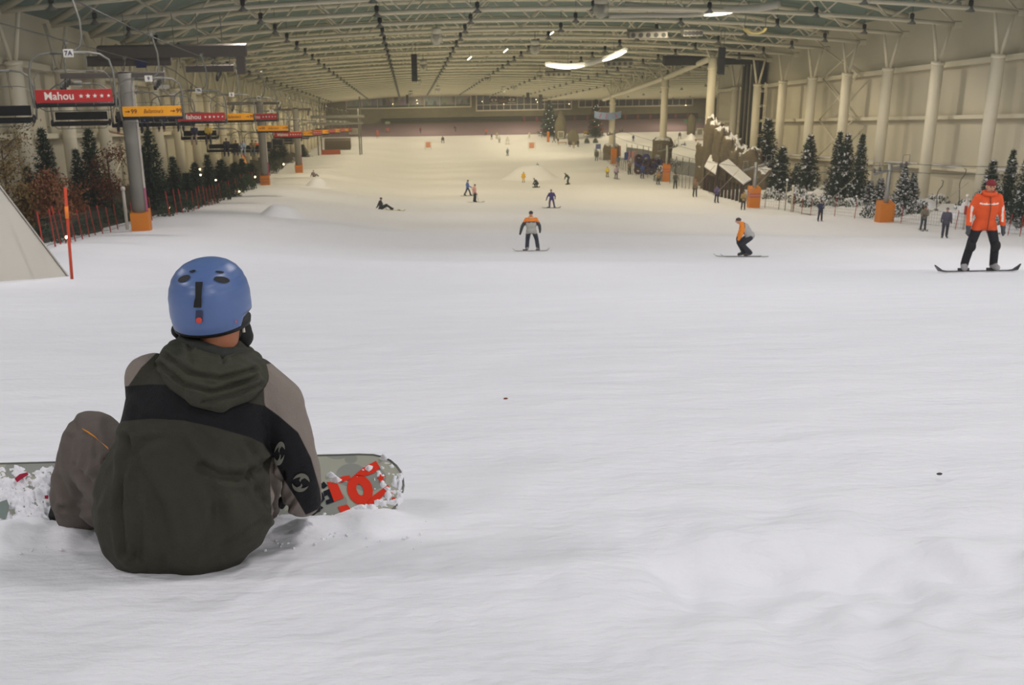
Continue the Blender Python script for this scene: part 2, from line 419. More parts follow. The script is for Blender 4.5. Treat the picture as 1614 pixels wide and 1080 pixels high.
# caged ladder on the right wall
root = thing('caged_ladder', 'slim steel caged ladder fixed beside a right wall column', 'ladder', RP(XR-0.5, 132.0, -7))
stl = M('galvanised_steel', (150, 150, 145), 0.45, 0.1, 3, metal=0.6)
for dx in (-0.3, 0.3): MB().tube([(0, dx, 0), (0, dx, 10.8)], 0.05, 6).build('rail', cream, root)
for i in range(18): MB().tube([(0, -0.3, 0.4+0.58*i), (0, 0.3, 0.4+0.58*i)], 0.035, 5).build('rung', cream, root)
for i in range(6): MB().tube(arc((-0.25, 0, 2.5+1.5*i), 0.38, 0, 2*math.pi, 10, (1, 0, 0), (0, 1, 0)), 0.03, 4).build('hoop', cream, root)

# ---- the colonnade between main and side slope
COL = [(30.0, 132.0, 6.4), (30.0, 156.0, 5.3), (30.0, 196.0, 4.07)]
root = thing('sloping_beam', 'fat sloping cream tube carried by the free-standing columns', 'beam', RP(30, 132, 6.4))
o0 = RP(30, 132, 6.4)
MB().tube([RP(*c)-o0 for c in COL]+[RP(30, 205, 3.8)-o0], 0.30, 12).build('tube', cream, root, True)
for y in TRY:
    if 134 < y < 205:
        zc = 6.4-(y-132)*0.0364
        for d in (-1.4, 1.4):
            MB().tube([RP(30, y+d*0.1, zc)-o0, RP(30+d, y, hb(30)+0.1)-o0], 0.09, 6).build('strut', cream, root, True)
            MB().tube([RP(30, y+d*0.1, zc)-o0, RP(30, y+d, hb(30)+0.3)-o0], 0.07, 6).build('strut', cream, root, True)
rockm = snowy_mat('brown_rock_snow', (106, 96, 76), 0.22)
def rock_mesh(name, rx, ry, rz, seed, m, amp=0.25, n=22, freq=1.6, ridge=0.0, boxy=False):
    b = MB(); b.ball((0, 0, 0), 1.0, n, n*2//3); vs = []
    for v in b.v:
        p = Vector(v); q = p*freq+Vector((seed*3.1, seed*1.7, 0))
        k = 1+amp*noise.noise(q)+amp*0.5*noise.noise(q*2.3)
        if ridge: k += ridge*abs(noise.noise(Vector((p.x*3+seed, p.y*3, p.z*0.7))))
        w_ = min(2.2, ((1-min(1, abs(p.z))**5)**.2)/max(.08, math.sqrt(max(0, 1-p.z*p.z)))) if boxy else 1.0
        vs.append((p.x*rx*k*w_, p.y*ry*k*w_, p.z*rz*(1+(k-1)*.5 if boxy else k)))
    b.v = vs; return b.mesh(name, m, True)
for i, (x, y, up) in enumerate(COL):
    g = gz(x, y)-0.3; t = -y*TS+up
    ph = (4.6, 4.3, 2.6)[i]
    root = thing('free_column', ['cream free-standing column rising out of the rock cliff', 'cream free-standing column on a snow-capped rock pedestal', 'cream free-standing column behind the curved blue banner'][i], 'column', (x, y, g))
    MB().lathe([(0.42, 0), (0.42, t-g)], 18).build('shaft', cream, root, True)
    MB().lathe([(0.50, t-g-1.15), (0.50, t-g-0.95)], 18).build('collar', cream, root, True)
    for d in (-0.9, 0.9): MB().tube([(0, 0, t-g-0.6), (d, 0, t-g+1.3)], 0.10, 6).build('strut', cream, root, True)
    ped = obj('rock_pedestal', rock_mesh('rock_pedestal', 1.15, 1.15, ph*0.62, 3+i, rockm, 0.12, ridge=0.2, boxy=True), root); ped.location = (0, 0, ph*0.42)

# ---- windows of the far wall
frame_m = M('white_window_frame', (206, 202, 186), 0.5, 0.05)
def glass_mat(name, rgb, alpha): return M(name, rgb, 0.12, 0.3, 0.5, alpha=alpha, spec=0.6)
glass = glass_mat('dim_blue_glass', (74, 84, 92), 0.80)
def window(n, label, x0, y0, x1, y1, cols, rows, back=None):
    a = onY(x0, y1, YE-0.15); c = onY(x1, y0, YE-0.15); W = c.x-a.x; H = onY(x0, y0, YE-.15).z-a.z
    root = thing('window_%d' % n, label, 'window', (a.x, YE-0.12, a.z)); struct(root)
    fr = MB()
    for (cx, cz, sx, sz) in ((W/2, 0, W+0.3, 0.3), (W/2, H, W+0.3, 0.3), (0, H/2, 0.3, H), (W, H/2, 0.3, H)): fr.box((cx, -0.05, cz), (sx, 0.3, sz))
    fr.build('window_frame', frame_m, root)
    for i in range(1, cols): MB().box((W*i/cols, -0.02, H/2), (0.13, 0.2, H)).build('mullion', frame_m, root)
    hs = [0, H] if rows == 1 else [0, H*0.33, H]
    if rows == 2: MB().box((W/2, -0.02, H*0.33), (W, 0.2, 0.13)).build('transom', frame_m, root)
    gmesh = {}
    for i in range(cols):
        for j in range(rows):
            key = j
            if key not in gmesh: gmesh[key] = MB().box((0, 0, 0), (W/cols-0.12, 0.05, hs[j+1]-hs[j]-0.1)).mesh('pane', back or glass)
            p = obj('pane', gmesh[key], root); p.location = (W*(i+0.5)/cols, 0.06, (hs[j]+hs[j+1])/2)
    return root, W, H
# lively display behind the first window: a printed panorama
mur = bpy.data.materials.new('panorama_print'); mur.use_nodes = True; nt = mur.node_tree; bs = nt.nodes['Principled BSDF']
tc = nt.nodes.new('ShaderNodeTexCoord'); mp = nt.nodes.new('ShaderNodeMapping'); mp.inputs['Scale'].default_value = (1.5, 1.5, 0.75)
vo = nt.nodes.new('ShaderNodeTexVoronoi'); vo.inputs['Scale'].default_value = 1.0
hs = nt.nodes.new('ShaderNodeHueSaturation'); hs.inputs['Saturation'].default_value = 0.42; hs.inputs['Value'].default_value = 0.50
nt.links.new(tc.outputs['Object'], mp.inputs[0]); nt.links.new(mp.outputs[0], vo.inputs['Vector']); nt.links.new(vo.outputs['Color'], hs.inputs['Color']); nt.links.new(hs.outputs[0], bs.inputs['Base Color'])
w1, W1, H1 = window(1, 'long white-framed window with crowded colourful display inside far wall', 546, 153.5, 742, 171.5, 8, 1, glass_mat('clear_glass', (150, 160, 160), 0.12))
pnl = MB().box((W1/2, 0.10, H1/2), (W1, 0.02, H1)).build('display_panel', mur, w1); pnl['label'] = 'multicoloured print of a crowd'
MB().box((W1/2, -0.02, 0.35), (W1, 0.06, 0.35)).build('display_rail', M('green_rail', (60, 92, 78), 0.6), w1)
w2, W2, H2 = window(2, 'gridded white-framed window with dark sign board at far wall', 751, 148, 901, 174.5, 14, 2)
w3, W3, H3 = window(3, 'low strip window behind the free-standing columns at far wall', 912, 151.5, 1092, 169, 17, 1)
sb = MB().box((0, 0, 0), (0.5, 0.12, 1.0))
a = onY(772, 164, YE-0.4); c = onY(813, 154, YE-0.4)
sg = thing('sign_board', 'dark board with two pale eye-shaped emblems hung behind gridded window', 'sign', ((a.x+c.x)/2, YE-0.42, (a.z+c.z)/2))
MB().box((0, 0, 0), (c.x-a.x, 0.12, c.z-a.z)).build('board', M('dark_brown_board', (46, 46, 44), 0.6), sg)
for s_ in (-1, 1):
    e = MB().lathe([(0.0, -0.02), (0.75, -0.02), (0.75, 0.02), (0.0, 0.02)], 18, (s_*2.1, -0.09, 0.25), Matrix.Rotation(R(90), 3, 'X'), 1, 0.45).build('emblem', M('pale_print', (190, 188, 175), 0.6), sg)
    MB().lathe([(0.0, -0.02), (0.26, -0.02), (0.26, 0.02), (0.0, 0.02)], 12, (0, 0, 0), Matrix.Rotation(R(90), 3, 'X')).build('pupil', MATS['dark_brown_board'], e).location = (s_*2.1, -0.13, 0.25)
    MB().box((s_*2.1, -0.08, -0.45), (1.9, 0.03, 0.16)).build('caption_line', MATS['pale_print'], sg)
MB().box((0, -0.08, 0.0), (1.7, 0.03, 0.5)).build('centre_patch', M('brown_print', (96, 78, 54), 0.6), sg)
# warm bulbs glowing behind the glass
bulb = M('warm_bulb', (255, 222, 170), 0.4, 0.0, emit=9.0)
bm_ = MB().ball((0, 0, 0), 0.075, 8, 6).mesh('window_bulb', bulb)
for (px, py) in [(760, 160), (794, 164), (831, 152), (845, 157), (847, 161), (867, 152), (873, 151), (893, 148.5), (897, 164), (916, 156), (926.5, 156), (947, 156), (958, 156), (1081, 166), (622, 150), (657, 158), (658, 163), (619, 164)]:
    o = obj('window_bulb', bm_); o.location = onY(px, py, YE-0.55)
    tag(o, 'tiny warm lamp glowing in the windows of the far wall', 'lamp', 'lamps in the far windows')
# dark block in place of the recess, and doors along the foot of the far wall
dk = M('dark_green_band', (44, 52, 46), 0.9, 0.5, 2.0)
a = onY(601, 192, YE-1.2); c = onY(822, 184.5, YE-1.2)
b = MB(); b.box(((a.x+c.x)/2, YE-0.8, (a.z+c.z)/2), (c.x-a.x, 1.2, c.z-a.z))
tag(b.build('recess_band', dk), 'dark green band standing for the recess along the foot of the far wall', 'recess_band')
a = onY(822, 200, YE-0.5); c = onY(1100, 184, YE-0.5)
rc = thing('ticket_hall_front', 'dark glazed frontage with red posts under the strip window', 'shop front', (a.x, YE-0.3, a.z))
W = c.x-a.x; H = onY(960, 184, YE-.5).z-onY(960, 200, YE-.5).z
MB().box((W/2, 0, H/2), (W, 0.4, H)).build('dark_recess', M('dark_recess', (52, 44, 50), 0.7, 0.3), rc)
for i in range(14): MB().box((W*(i+0.2)/14, -0.3, H*0.55), (0.55, 0.3, H*0.9)).build('post', M('red_brown_post', (120, 62, 58), 0.6), rc)
MB().box((W/2, -0.5, 0.45), (W, 0.5, 0.75)).build('bench', M('brown_orange_bench', (138, 98, 62), 0.7), rc)
# ================================================================== LAMPS
lamp_rows = [-17.2, -9.0, -1.75, 4.6, 12.0, 19.5, 26.5, 32.9]
dkm = M('black_lamp_housing', (26, 28, 28), 0.5, 0.1); shm = M('grey_lamp_shade', (120, 122, 116), 0.5, 0.1)
hm = MB().lathe([(0.08, 0.05), (0.14, 0.0), (0.14, -0.26), (0.10, -0.30)], 12).mesh('housing', dkm, True)
sm_ = MB().lathe([(0.11, -0.28), (0.28, -0.62), (0.265, -0.62), (0.10, -0.30)], 14).mesh('shade', shm, True)
rm_ = MB().tube([(0, 0, 0.05), (0, 0, 1.0)], 0.015, 5).mesh('rod', dkm)
def lamp_light(x, y, z, c, wat):
    l = bpy.data.lights.new('lamp_light', 'SPOT'); l.energy = wat; l.color = c; l.spot_size = R(160); l.spot_blend = 0.35; l.shadow_soft_size = 0.7
    o = bpy.data.objects.new('lamp_light', l); col.objects.link(o); o.location = (x, y, z); return o
ROWS = {-17.2: 'close to the left wall', -9.0: 'above the chairlift', -1.75: 'above the small kicker', 4.6: 'above the middle of the slope', 12.0: 'above the broad kicker', 19.5: 'between broad kicker and tow lift', 26.5: 'above the tow lift', 32.9: 'close to the right wall columns', 46.0: 'added to brighten the side slope', 61.0: 'added to brighten the far edge of the side slope'}
def pendant(x, y, lit):
    h = hb(x)+0.42 if x < XR else 6.2
    t = thing('pendant_lamp', 'black capped pendant lamp in the row '+ROWS[x], 'lamp', RP(x, y, h), group='pendant lamps in the row '+ROWS[x])
    obj('housing', hm, t); obj('shade', sm_, t); obj('rod', rm_, t)
    if lit:
        k = min(max((y-45)/75, 0), 1); c = tuple(a*(1-k)+b_*k for a, b_ in zip(LAMP_NEAR, LAMP_FAR))
        l = lamp_light(0, 0, -0.72, c, LAMP_W_NEAR if y < 55 else (LAMP_W_NEAR*(1-k)+LAMP_W_FAR*k)); l.parent = t
for i, y in enumerate([Y0-10*SP+k*SP for k in range(36)]):
    if y > YE-3: break
    for j, x in enumerate(lamp_rows):
        lit = (j in (1, 3, 5) or (j == 6 and not 125 < y < 205)) and (i < 8 or (i+j//2) % 2 == 0)
        if y < 55 and not lit: continue
        pendant(x, y, lit)
    if y > 165:  # extra lamp rows added to brighten the dark side slope
        for j, x in enumerate((46.0, 61.0)):
            if (i+j) % 2 == 0: pendant(x, y, True)
# ================================================================== PEOPLE
def mir(j):
    """fill the left side of a pose from the right side where it is not given"""
    for k in list(j):
        if k.endswith('R') and k[:-1]+'L' not in j: x, y, z = j[k]; j[k[:-1]+'L'] = (-x, y, z)
    return j
def POSE(name):
    st = dict(pel=(0, 0, .93), chest=(0, .02, 1.24), neck=(0, .02, 1.44), head=(0, .05, 1.60), shR=(.18, .01, 1.38), elR=(.26, -.03, 1.12), wrR=(.29, .06, .88), haR=(.30, .10, .80),
              hipR=(.10, 0, .92), knR=(.12, .05, .50), anR=(.14, 0, .10), toR=(.15, .15, .06))
    if name == 'stand': pass
    elif name == 'stance':      # wide snowboard stance, feet along the board
        st.update(pel=(0, 0, .90), hipR=(.11, 0, .89), knR=(.22, .06, .50), anR=(.26, 0, .10), toR=(.29, .13, .06), elR=(.28, -.02, 1.12), wrR=(.31, .08, .86), haR=(.31, .11, .77))
    elif name == 'ride':        # seen from behind on a board, arms held away from the body
        st.update(pel=(0, -.04, .86), chest=(0, .03, 1.16), neck=(-.01, .06, 1.36), head=(-.01, .10, 1.51), shR=(.19, .04, 1.30), elR=(.33, .02, 1.05), wrR=(.36, .10, .83), haR=(.35, .12, .75),
                  shL=(-.19, .04, 1.30), elL=(-.36, .02, 1.02), wrL=(-.42, .10, .76), haL=(-.43, .12, .68), hipR=(.11, -.03, .85), knR=(.22, .10, .48), anR=(.27, 0, .10), toR=(.32, .13, .06), hipL=(-.10, -.03, .85), knL=(-.14, .09, .47), anL=(-.16, 0, .10), toL=(-.17, .15, .06))
    elif name == 'crouch':      # skier bent well forward, hands on the knees
        st.update(pel=(0, -.20, .78), chest=(0, .02, 1.08), neck=(0, .16, 1.22), head=(0, .27, 1.33), shR=(.18, .12, 1.17), elR=(.22, .16, .90), wrR=(.17, .24, .68), haR=(.16, .27, .60),
                  hipR=(.10, -.18, .76), knR=(.12, .20, .50), anR=(.13, .0, .12), toR=(.13, .17, .07), knL=(-.12, .10, .48), anL=(-.13, -.20, .12), toL=(-.13, -.03, .07))
    elif name == 'walk':        # striding on skis
        st.update(knR=(.11, .20, .50), anR=(.12, .30, .10), toR=(.12, .45, .06), knL=(-.11, -.10, .50), anL=(-.12, -.30, .12), toL=(-.12, -.15, .06), pel=(0, 0, .88), hipR=(.10, 0, .87), elR=(.25, .08, 1.10), wrR=(.26, .30, 1.0), haR=(.26, .36, .98), elL=(-.25, -.06, 1.1), wrL=(-.26, .12, .95), haL=(-.26, .18, .92))
    elif name == 'bend':        # straddled and folded forward
        st.update(pel=(0, -.10, .88), chest=(0, .14, 1.12), neck=(0, .28, 1.26), head=(0, .38, 1.34), shR=(.18, .25, 1.20), elR=(.20, .34, .94), wrR=(.16, .40, .72), haR=(.15, .42, .64),
                  hipR=(.10, -.10, .87), knR=(.18, .03, .48), anR=(.24, -.02, .10), toR=(.26, .13, .06))
    elif name == 'tuck':        # deep squat on a board with arms spread
        st.update(pel=(0, -.18, .48), chest=(0, .02, .74), neck=(0, .16, .88), head=(0, .26, .98), shR=(.18, .12, .84), elR=(.36, .14, .66), wrR=(.50, .22, .52), haR=(.56, .25, .47),
                  hipR=(.11, -.16, .47), knR=(.26, .16, .46), anR=(.26, -.02, .10), toR=(.28, .14, .06))
    elif name == 'sit':         # sitting on the snow, legs forward
        st.update(pel=(0, 0, .12), chest=(0, -.06, .42), neck=(0, -.03, .62), head=(0, .01, .78), shR=(.18, -.05, .56), elR=(.26, -.14, .34), wrR=(.28, -.24, .12), haR=(.28, -.30, .07),
                  hipR=(.10, .04, .12), knR=(.16, .42, .32), anR=(.18, .74, .10), toR=(.20, .84, .16))
    elif name == 'chair':       # sitting on a lift chair, origin at the seat
        st.update(pel=(0, 0, .12), chest=(0, .02, .42), neck=(0, .05, .62), head=(0, .09, .78), shR=(.18, .03, .56), elR=(.22, .12, .34), wrR=(.12, .30, .26), haR=(.10, .36, .25),
                  hipR=(.10, .06, .10), knR=(.14, .46, .08), anR=(.15, .44, -.36), toR=(.16, .58, -.40))
    elif name == 'tow':         # leaning back on a drag lift
        st.update(chest=(0, -.03, 1.24), neck=(0, -.03, 1.44), head=(0, 0, 1.60), elR=(.22, .16, 1.12), wrR=(.10, .34, 1.12), haR=(.08, .39, 1.14), knR=(.12, .06, .52))
    return mir(st)
SKIN = (190, 140, 112)
def person(label, loc, rz, H=1.72, pose='stand', jacket=(60, 60, 60), trousers=(34, 36, 42), hat=(40, 40, 42), glove=(30, 30, 32), boot=(50, 48, 46), skin=SKIN,
           voxel=0.035, group=None, paint=None, helmet=False, slope=None, hair=None, face=False, bulk=1.0, extra=None, name='person'):
    J = {k: Vector(v) for k, v in POSE(pose).items()}
    s = H/1.72
    if slope is not None:                                        # plant each boot on the slope
        c_, s_ = math.cos(rz), math.sin(rz)
        lx, ly = slope[0]*c_+slope[1]*s_, -slope[0]*s_+slope[1]*c_
        for k in ('an', 'to', 'kn'):
            for q in 'RL':
                p = J[k+q]; p.z += (lx*p.x+ly*p.y)*(0.5 if k == 'kn' else 1.0)
    mb = MB(); pr = []
    def cap(a, b_, r0, r1, key):
        mb.tube([a, b_], [r0, r1], 10); mb.ball(a, r0, 10, 7); mb.ball(b_, r1, 10, 7); pr.append((a, b_, r0, r1, key))
    def ell(c, r, key, rot=None):
        mb.ball(c, r, 14, 10, rot); m_ = sum(r)/3; ax = Vector((0, 0, 1)) if rot is None else rot @ Vector((0, 0, 1))
        k = max(0.0, r[2]-m_*0.8); pr.append((c-ax*k, c+ax*k, (r[0]+r[1])/2, (r[0]+r[1])/2, key))
    tq = (J['neck']-J['pel']).to_track_quat('Z', 'Y').to_matrix()
    L = (J['neck']-J['pel']).length
    ell((J['pel']+J['neck'])/2+tq @ Vector((0, 0, -.01)), (.205*bulk, .155*bulk, L*0.60), 'jacket', tq)
    ell(J['chest'], (.205*bulk, .15*bulk, .17), 'jacket', tq)
    ell(J['pel']+tq @ Vector((0, 0, .02)), (.195*bulk, .155*bulk, .15), 'jacket', tq)
    for q in 'RL':
        cap(J['chest'].lerp(J['sh'+q], .4)+Vector((0, 0, .03)), J['sh'+q], .10, .082*bulk, 'jacket')
        cap(J['sh'+q], J['el'+q], .080*bulk, .066*bulk, 'sleeve'); cap(J['el'+q], J['wr'+q], .066*bulk, .052*bulk, 'sleeve')
        cap(J['wr'+q], J['ha'+q], .045, .042, 'glove')
        d = (J['ha'+q]-J['wr'+q]).normalized(); sd = d.cross(Vector((0, 1, 0))).normalized() if abs(d.y) < .9 else Vector((1, 0, 0))
        cap(J['ha'+q], J['ha'+q]+d*.05, .036, .026, 'glove'); cap(J['ha'+q]-d*.03, J['ha'+q]-sd*(.05 if q == 'R' else -.05)*-1+d*.02, .020, .016, 'glove')
        cap(J['hip'+q], J['kn'+q], .108*bulk, .084*bulk, 'trousers'); cap(J['kn'+q], J['an'+q]+Vector((0, 0, .05)), .082*bulk, .078*bulk, 'trousers')
        cap(J['an'+q], J['to'+q], .070, .058, 'boot'); cap(J['an'+q]+Vector((0, 0, -.02)), J['an'+q]+(J['an'+q]-J['to'+q])*.35, .06, .05, 'boot')
    cap(J['neck']-Vector((0, 0, .02)), J['neck'].lerp(J['head'], .5), .068, .058, 'jacket')
    ell(J['head'], (.076, .092, .112), 'skin')
    co, fs = fuse(mb, voxel)
    A = np.array([p[0] for p in pr]); B = np.array([p[1] for p in pr]); r0 = np.array([p[2] for p in pr]); r1 = np.array([p[3] for p in pr])
    fc = np.array([co[list(f)].mean(0) for f in fs])
    AB = B-A; L2 = (AB*AB).sum(1)+1e-9
    t = np.clip(((fc[:, None]-A)*AB).sum(2)/L2, 0, 1); dist = np.linalg.norm(fc[:, None]-(A+t[..., None]*AB), axis=2)-(r0+t*(r1-r0))
    for i, p in enumerate(pr):
        if p[4] == 'glove': dist[:, i] -= .012
    near = dist.argmin(1)
    keys = ['jacket', 'sleeve', 'trousers', 'glove', 'boot', 'skin']; cols = dict(jacket=jacket, sleeve=jacket, trousers=trousers, glove=glove, boot=boot, skin=skin)
    if extra: cols.update(extra); keys += [k for k in extra if k not in keys]
    mi = []
    for c, n in zip(fc, near):
        k = pr[n][4]
        if paint: k = paint(c, k, n) or k
        mi.append(keys.index(k))
    me = bpy.data.meshes.new('body'); me.from_pydata([tuple(v*s) for v in co], [], fs)
    for k in keys: me.materials.append(M('cloth_%d_%d_%d' % tuple(cols[k]), cols[k], 0.75, 0.10, 9.0))
    me.polygons.foreach_set('material_index', mi); me.polygons.foreach_set('use_smooth', [True]*len(fs)); me.update()
    root = thing(name, label, 'person', loc, rz, group)
    obj('body', me, root)
    h = J['head']*s
    if hat is not None:
        k = 1.14 if helmet else 1.07
        hm_ = MB().lathe([(.079*k*s, (-.01 if helmet else .03)*s), (.082*k*s, (.02 if helmet else .045)*s), (.078*k*s, .065*s), (.062*k*s, .095*s), (.035*k*s, .118*s), (.001, .126*s)], 14, h, None, 1.0, 1.16)
        hm_.build('helmet' if helmet else 'hat', M('cloth_%d_%d_%d' % tuple(hat), hat, 0.3 if helmet else 0.85, 0.1, 9.0), root, True)
    if face:
        b = MB()
        for q in (-1, 1): b.ball(h+Vector((q*.030, .083, .008))*s, .011*s, 8, 6)
        b.build('eyes', M('dark_eyes', (40, 30, 26), 0.3), root, True)
        MB().ball(h+Vector((0, .098, -.022))*s, (.014*s, .018*s, .022*s), 8, 6).build('nose', M('cloth_%d_%d_%d' % tuple(skin), skin), root, True)
        MB().ball(h+Vector((0, .088, -.058))*s, (.024*s, .008*s, .006*s), 8, 6).build('mouth', M('lips', (140, 84, 76), 0.5), root, True)
        b = MB()
        for q in (-1, 1): b.ball(h+Vector((q*.078, 0, -.01))*s, (.014*s, .022*s, .032*s), 8, 6)
        b.build('ears', MATS['cloth_%d_%d_%d' % tuple(skin)], root, True)
    root['_h'] = s
    return root, {k: v*s for k, v in J.items()}
def grad(x, y, e=0.4): return ((gz(x+e, y)-gz(x-e, y))/(2*e), (gz(x, y+e)-gz(x, y-e))/(2*e))
def slope_rot(p, ang):
    """matrix whose y axis runs along the snow in the direction ang"""
    gx, gy = grad(p.x, p.y); n = Vector((-gx, -gy, 1)).normalized()
    f = Vector((-math.sin(ang), math.cos(ang), 0)); f = (f-n*f.dot(n)).normalized(); r_ = f.cross(n)
    return Matrix((r_, f, n)).transposed()
def plate(L, W, tip, th=0.018, waist=0.8, n=16, tail=True):
    """ski or snowboard: y along its length, origin at its middle, tips turned up"""
    b = MB(); vs = []
    for i in range(n+1):
        t = -1+2*i/n; y = t*L/2; e = max(0, (abs(t)-0.80)/0.20); wd = W/2*(waist+(1-waist)*t*t)*math.sqrt(max(0.03, 1-e**2.2)); z = tip*e*e*(1 if tail or t > 0 else .1)
        for q, zz in ((-1, 0), (1, 0), (1, th), (-1, th)): vs.append((q*wd, y, z+zz))
    fs = [(i*4+j, i*4+(j+1) % 4, (i+1)*4+(j+1) % 4, (i+1)*4+j) for i in range(n) for j in range(4)]+[(3, 2, 1, 0), (n*4, n*4+1, n*4+2, n*4+3)]
    return b.add(vs, fs)
SKI_ME = {}
def ski_pair(p, ang, label, colr=(60, 62, 66), L=1.6, gap=0.26, off=0.1, stagger=0.0, person_rz=None):
    key = (colr, round(L, 1))
    if key not in SKI_ME: SKI_ME[key] = plate(L, 0.085, 0.10, tail=False).mesh('ski', M('ski_%d_%d_%d' % colr, colr, 0.3, 0.1))
    m = slope_rot(p, ang)
    for q in (-1, 1):
        o = obj('ski', SKI_ME[key]); d = m @ Vector((q*gap/2, off+q*stagger, 0)); pos = Vector((p.x+d.x, p.y+d.y, 0)); pos.z = gz(pos.x, pos.y)+0.01
        o.location = pos; o.rotation_euler = m.to_euler(); tag(o, 'ski under the '+label, 'ski', 'skis of the '+label)
def board(p, ang, label, colr, L=1.5, lift=0.012):
    root = thing('snowboard', label, 'snowboard', (p.x, p.y, p.z+lift)); root.rotation_euler = slope_rot(p, ang).to_euler()
    plate(L, 0.28, 0.11, 0.02, 0.85).build('deck', M('board_%d_%d_%d' % colr, colr, 0.35, 0.15), root)
    for q in (-.26, .26): MB().box((0, q, 0.04), (0.20, 0.14, 0.05)).build('binding', M('black_binding', (26, 26, 28), 0.5), root)
    return root
def pole_stick(a, b_, label, group):
    o = MB().tube([Vector((0, 0, 0)), Vector(b_)-Vector(a)], 0.012, 5).build('ski_pole', M('grey_pole', (80, 82, 84), 0.4)); o.location = a
    tag(o, label, 'ski pole', group)
def place(px, py): p = hit(px, py); p.z = gz(p.x, p.y); return p
def wpt(root, loc, rz, v): c_, s_ = math.cos(rz), math.sin(rz); return Vector((loc[0]+v.x*c_-v.y*s_, loc[1]+v.x*s_+v.y*c_, loc[2]+v.z))

# ---- three riders close enough to show their clothes
p = place(1541, 429)
def paint_orange(c, k, n):
    if k in ('jacket',) and 1.290 < c[2] < 1.318 and c[1] > 0: return 'white_tape'
    if k == 'sleeve' and c[1] > .0 and .262 < abs(c[0]) < .292 and 0.95 < c[2] < 1.25: return 'white_tape'
    if k == 'trousers' and c[2] > 0.80: return 'jacket'
    if k == 'jacket' and c[2] < 0.80: return 'trousers'
r0, J0 = person('man in a bright orange jacket and black trousers standing on his board', (p.x, p.y, p.z+0.02), R(176), 1.70, 'stance', (216, 84, 34), (24, 25, 30), (120, 40, 42), (70, 72, 74), (150, 148, 146), voxel=0.022, paint=paint_orange, face=True,
                extra={'white_tape': (225, 214, 200)}, bulk=0.97, slope=grad(p.x, p.y))
MB().tube(arc(J0['neck']+Vector((0, .01, .03)), .10, 0, 2*math.pi, 14, (1, 0, 0), (0, 1, 0)), .035, 8).build('collar', M('cloth_216_84_34', (216, 84, 34)), r0, True)
for q in 'RL': MB().ball(J0['kn'+q]+Vector((0, .05, 0)), (.085, .07, .11), 12, 8).build('knee_pad', M('black_pad', (22, 22, 24), 0.7), r0, True)
MB().tube([J0['pel']+Vector((0, .165, -.12)), J0['chest']+Vector((0, .165, 0)), J0['neck']+Vector((0, .10, -.02))], .008, 5).build('zip', M('dark_zip', (110, 44, 24), 0.5), r0)
board(p, R(88), 'dark snowboard under the man in the orange jacket', (56, 54, 56), 1.55)
p = place(837, 396)
def paint_grey(c, k, n):
    if k == 'trousers' and c[2] > 0.74: return 'jacket'
    if k in ('jacket', 'sleeve'):
        z = c[2]+0.35*abs(c[0])**1.5
        if z > 1.265 and abs(c[0]) < .33: return 'orange'
        if z > 1.225 and abs(c[0]) < .33: return 'maroon'
        if k == 'sleeve' and abs(c[0]) > .20: return 'dark'
        if k == 'jacket' and c[2] < 0.76: return 'trousers'
r1_, J1 = person('snowboarder in a grey jacket with an orange yoke seen from behind', (p.x, p.y, p.z+0.02), R(-4), 1.72, 'ride', (158, 158, 150), (40, 46, 54), (44, 44, 46), (48, 44, 46), (150, 140, 140), voxel=0.026, paint=paint_grey,
                 extra={'orange': (216, 122, 32), 'maroon': (70, 40, 54), 'dark': (56, 60, 62)}, slope=grad(p.x, p.y), bulk=1.05)
MB().tube(arc(J1['neck']+Vector((0, .0, .03)), .085, 0, 2*math.pi, 14, (1, 0, 0), (0, 1, 0)), .030, 8).build('collar', M('pale_collar', (200, 172, 130)), r1_, True)
board(p, R(90), 'pale grey snowboard under the rider with the orange yoke', (150, 146, 142), 1.5)
p = place(1172, 405)
def paint_skier(c, k, n):
    if k in ('jacket', 'sleeve'):
        if k == 'sleeve' and c[2] > .62: return 'orange'
        if c[1] > .06 and c[2] > 0.95: return 'orange'
        if c[1] > .035 and c[2] > 0.9: return 'maroon'
r2_, J2 = person('crouching skier in an orange and grey jacket, hands on knees', (p.x, p.y, p.z+0.02), R(80), 1.75, 'crouch', (160, 160, 156), (34, 38, 46), (66, 58, 56), (44, 42, 44), (60, 58, 56), voxel=0.026, paint=paint_skier, face=True,
                 extra={'orange': (222, 130, 30), 'maroon': (66, 44, 60)}, slope=grad(p.x, p.y), bulk=1.1)
ski_pair(p, R(80), 'crouching skier in the orange and grey jacket', (84, 82, 82), 1.75, 0.26, 0.10, 0.12)

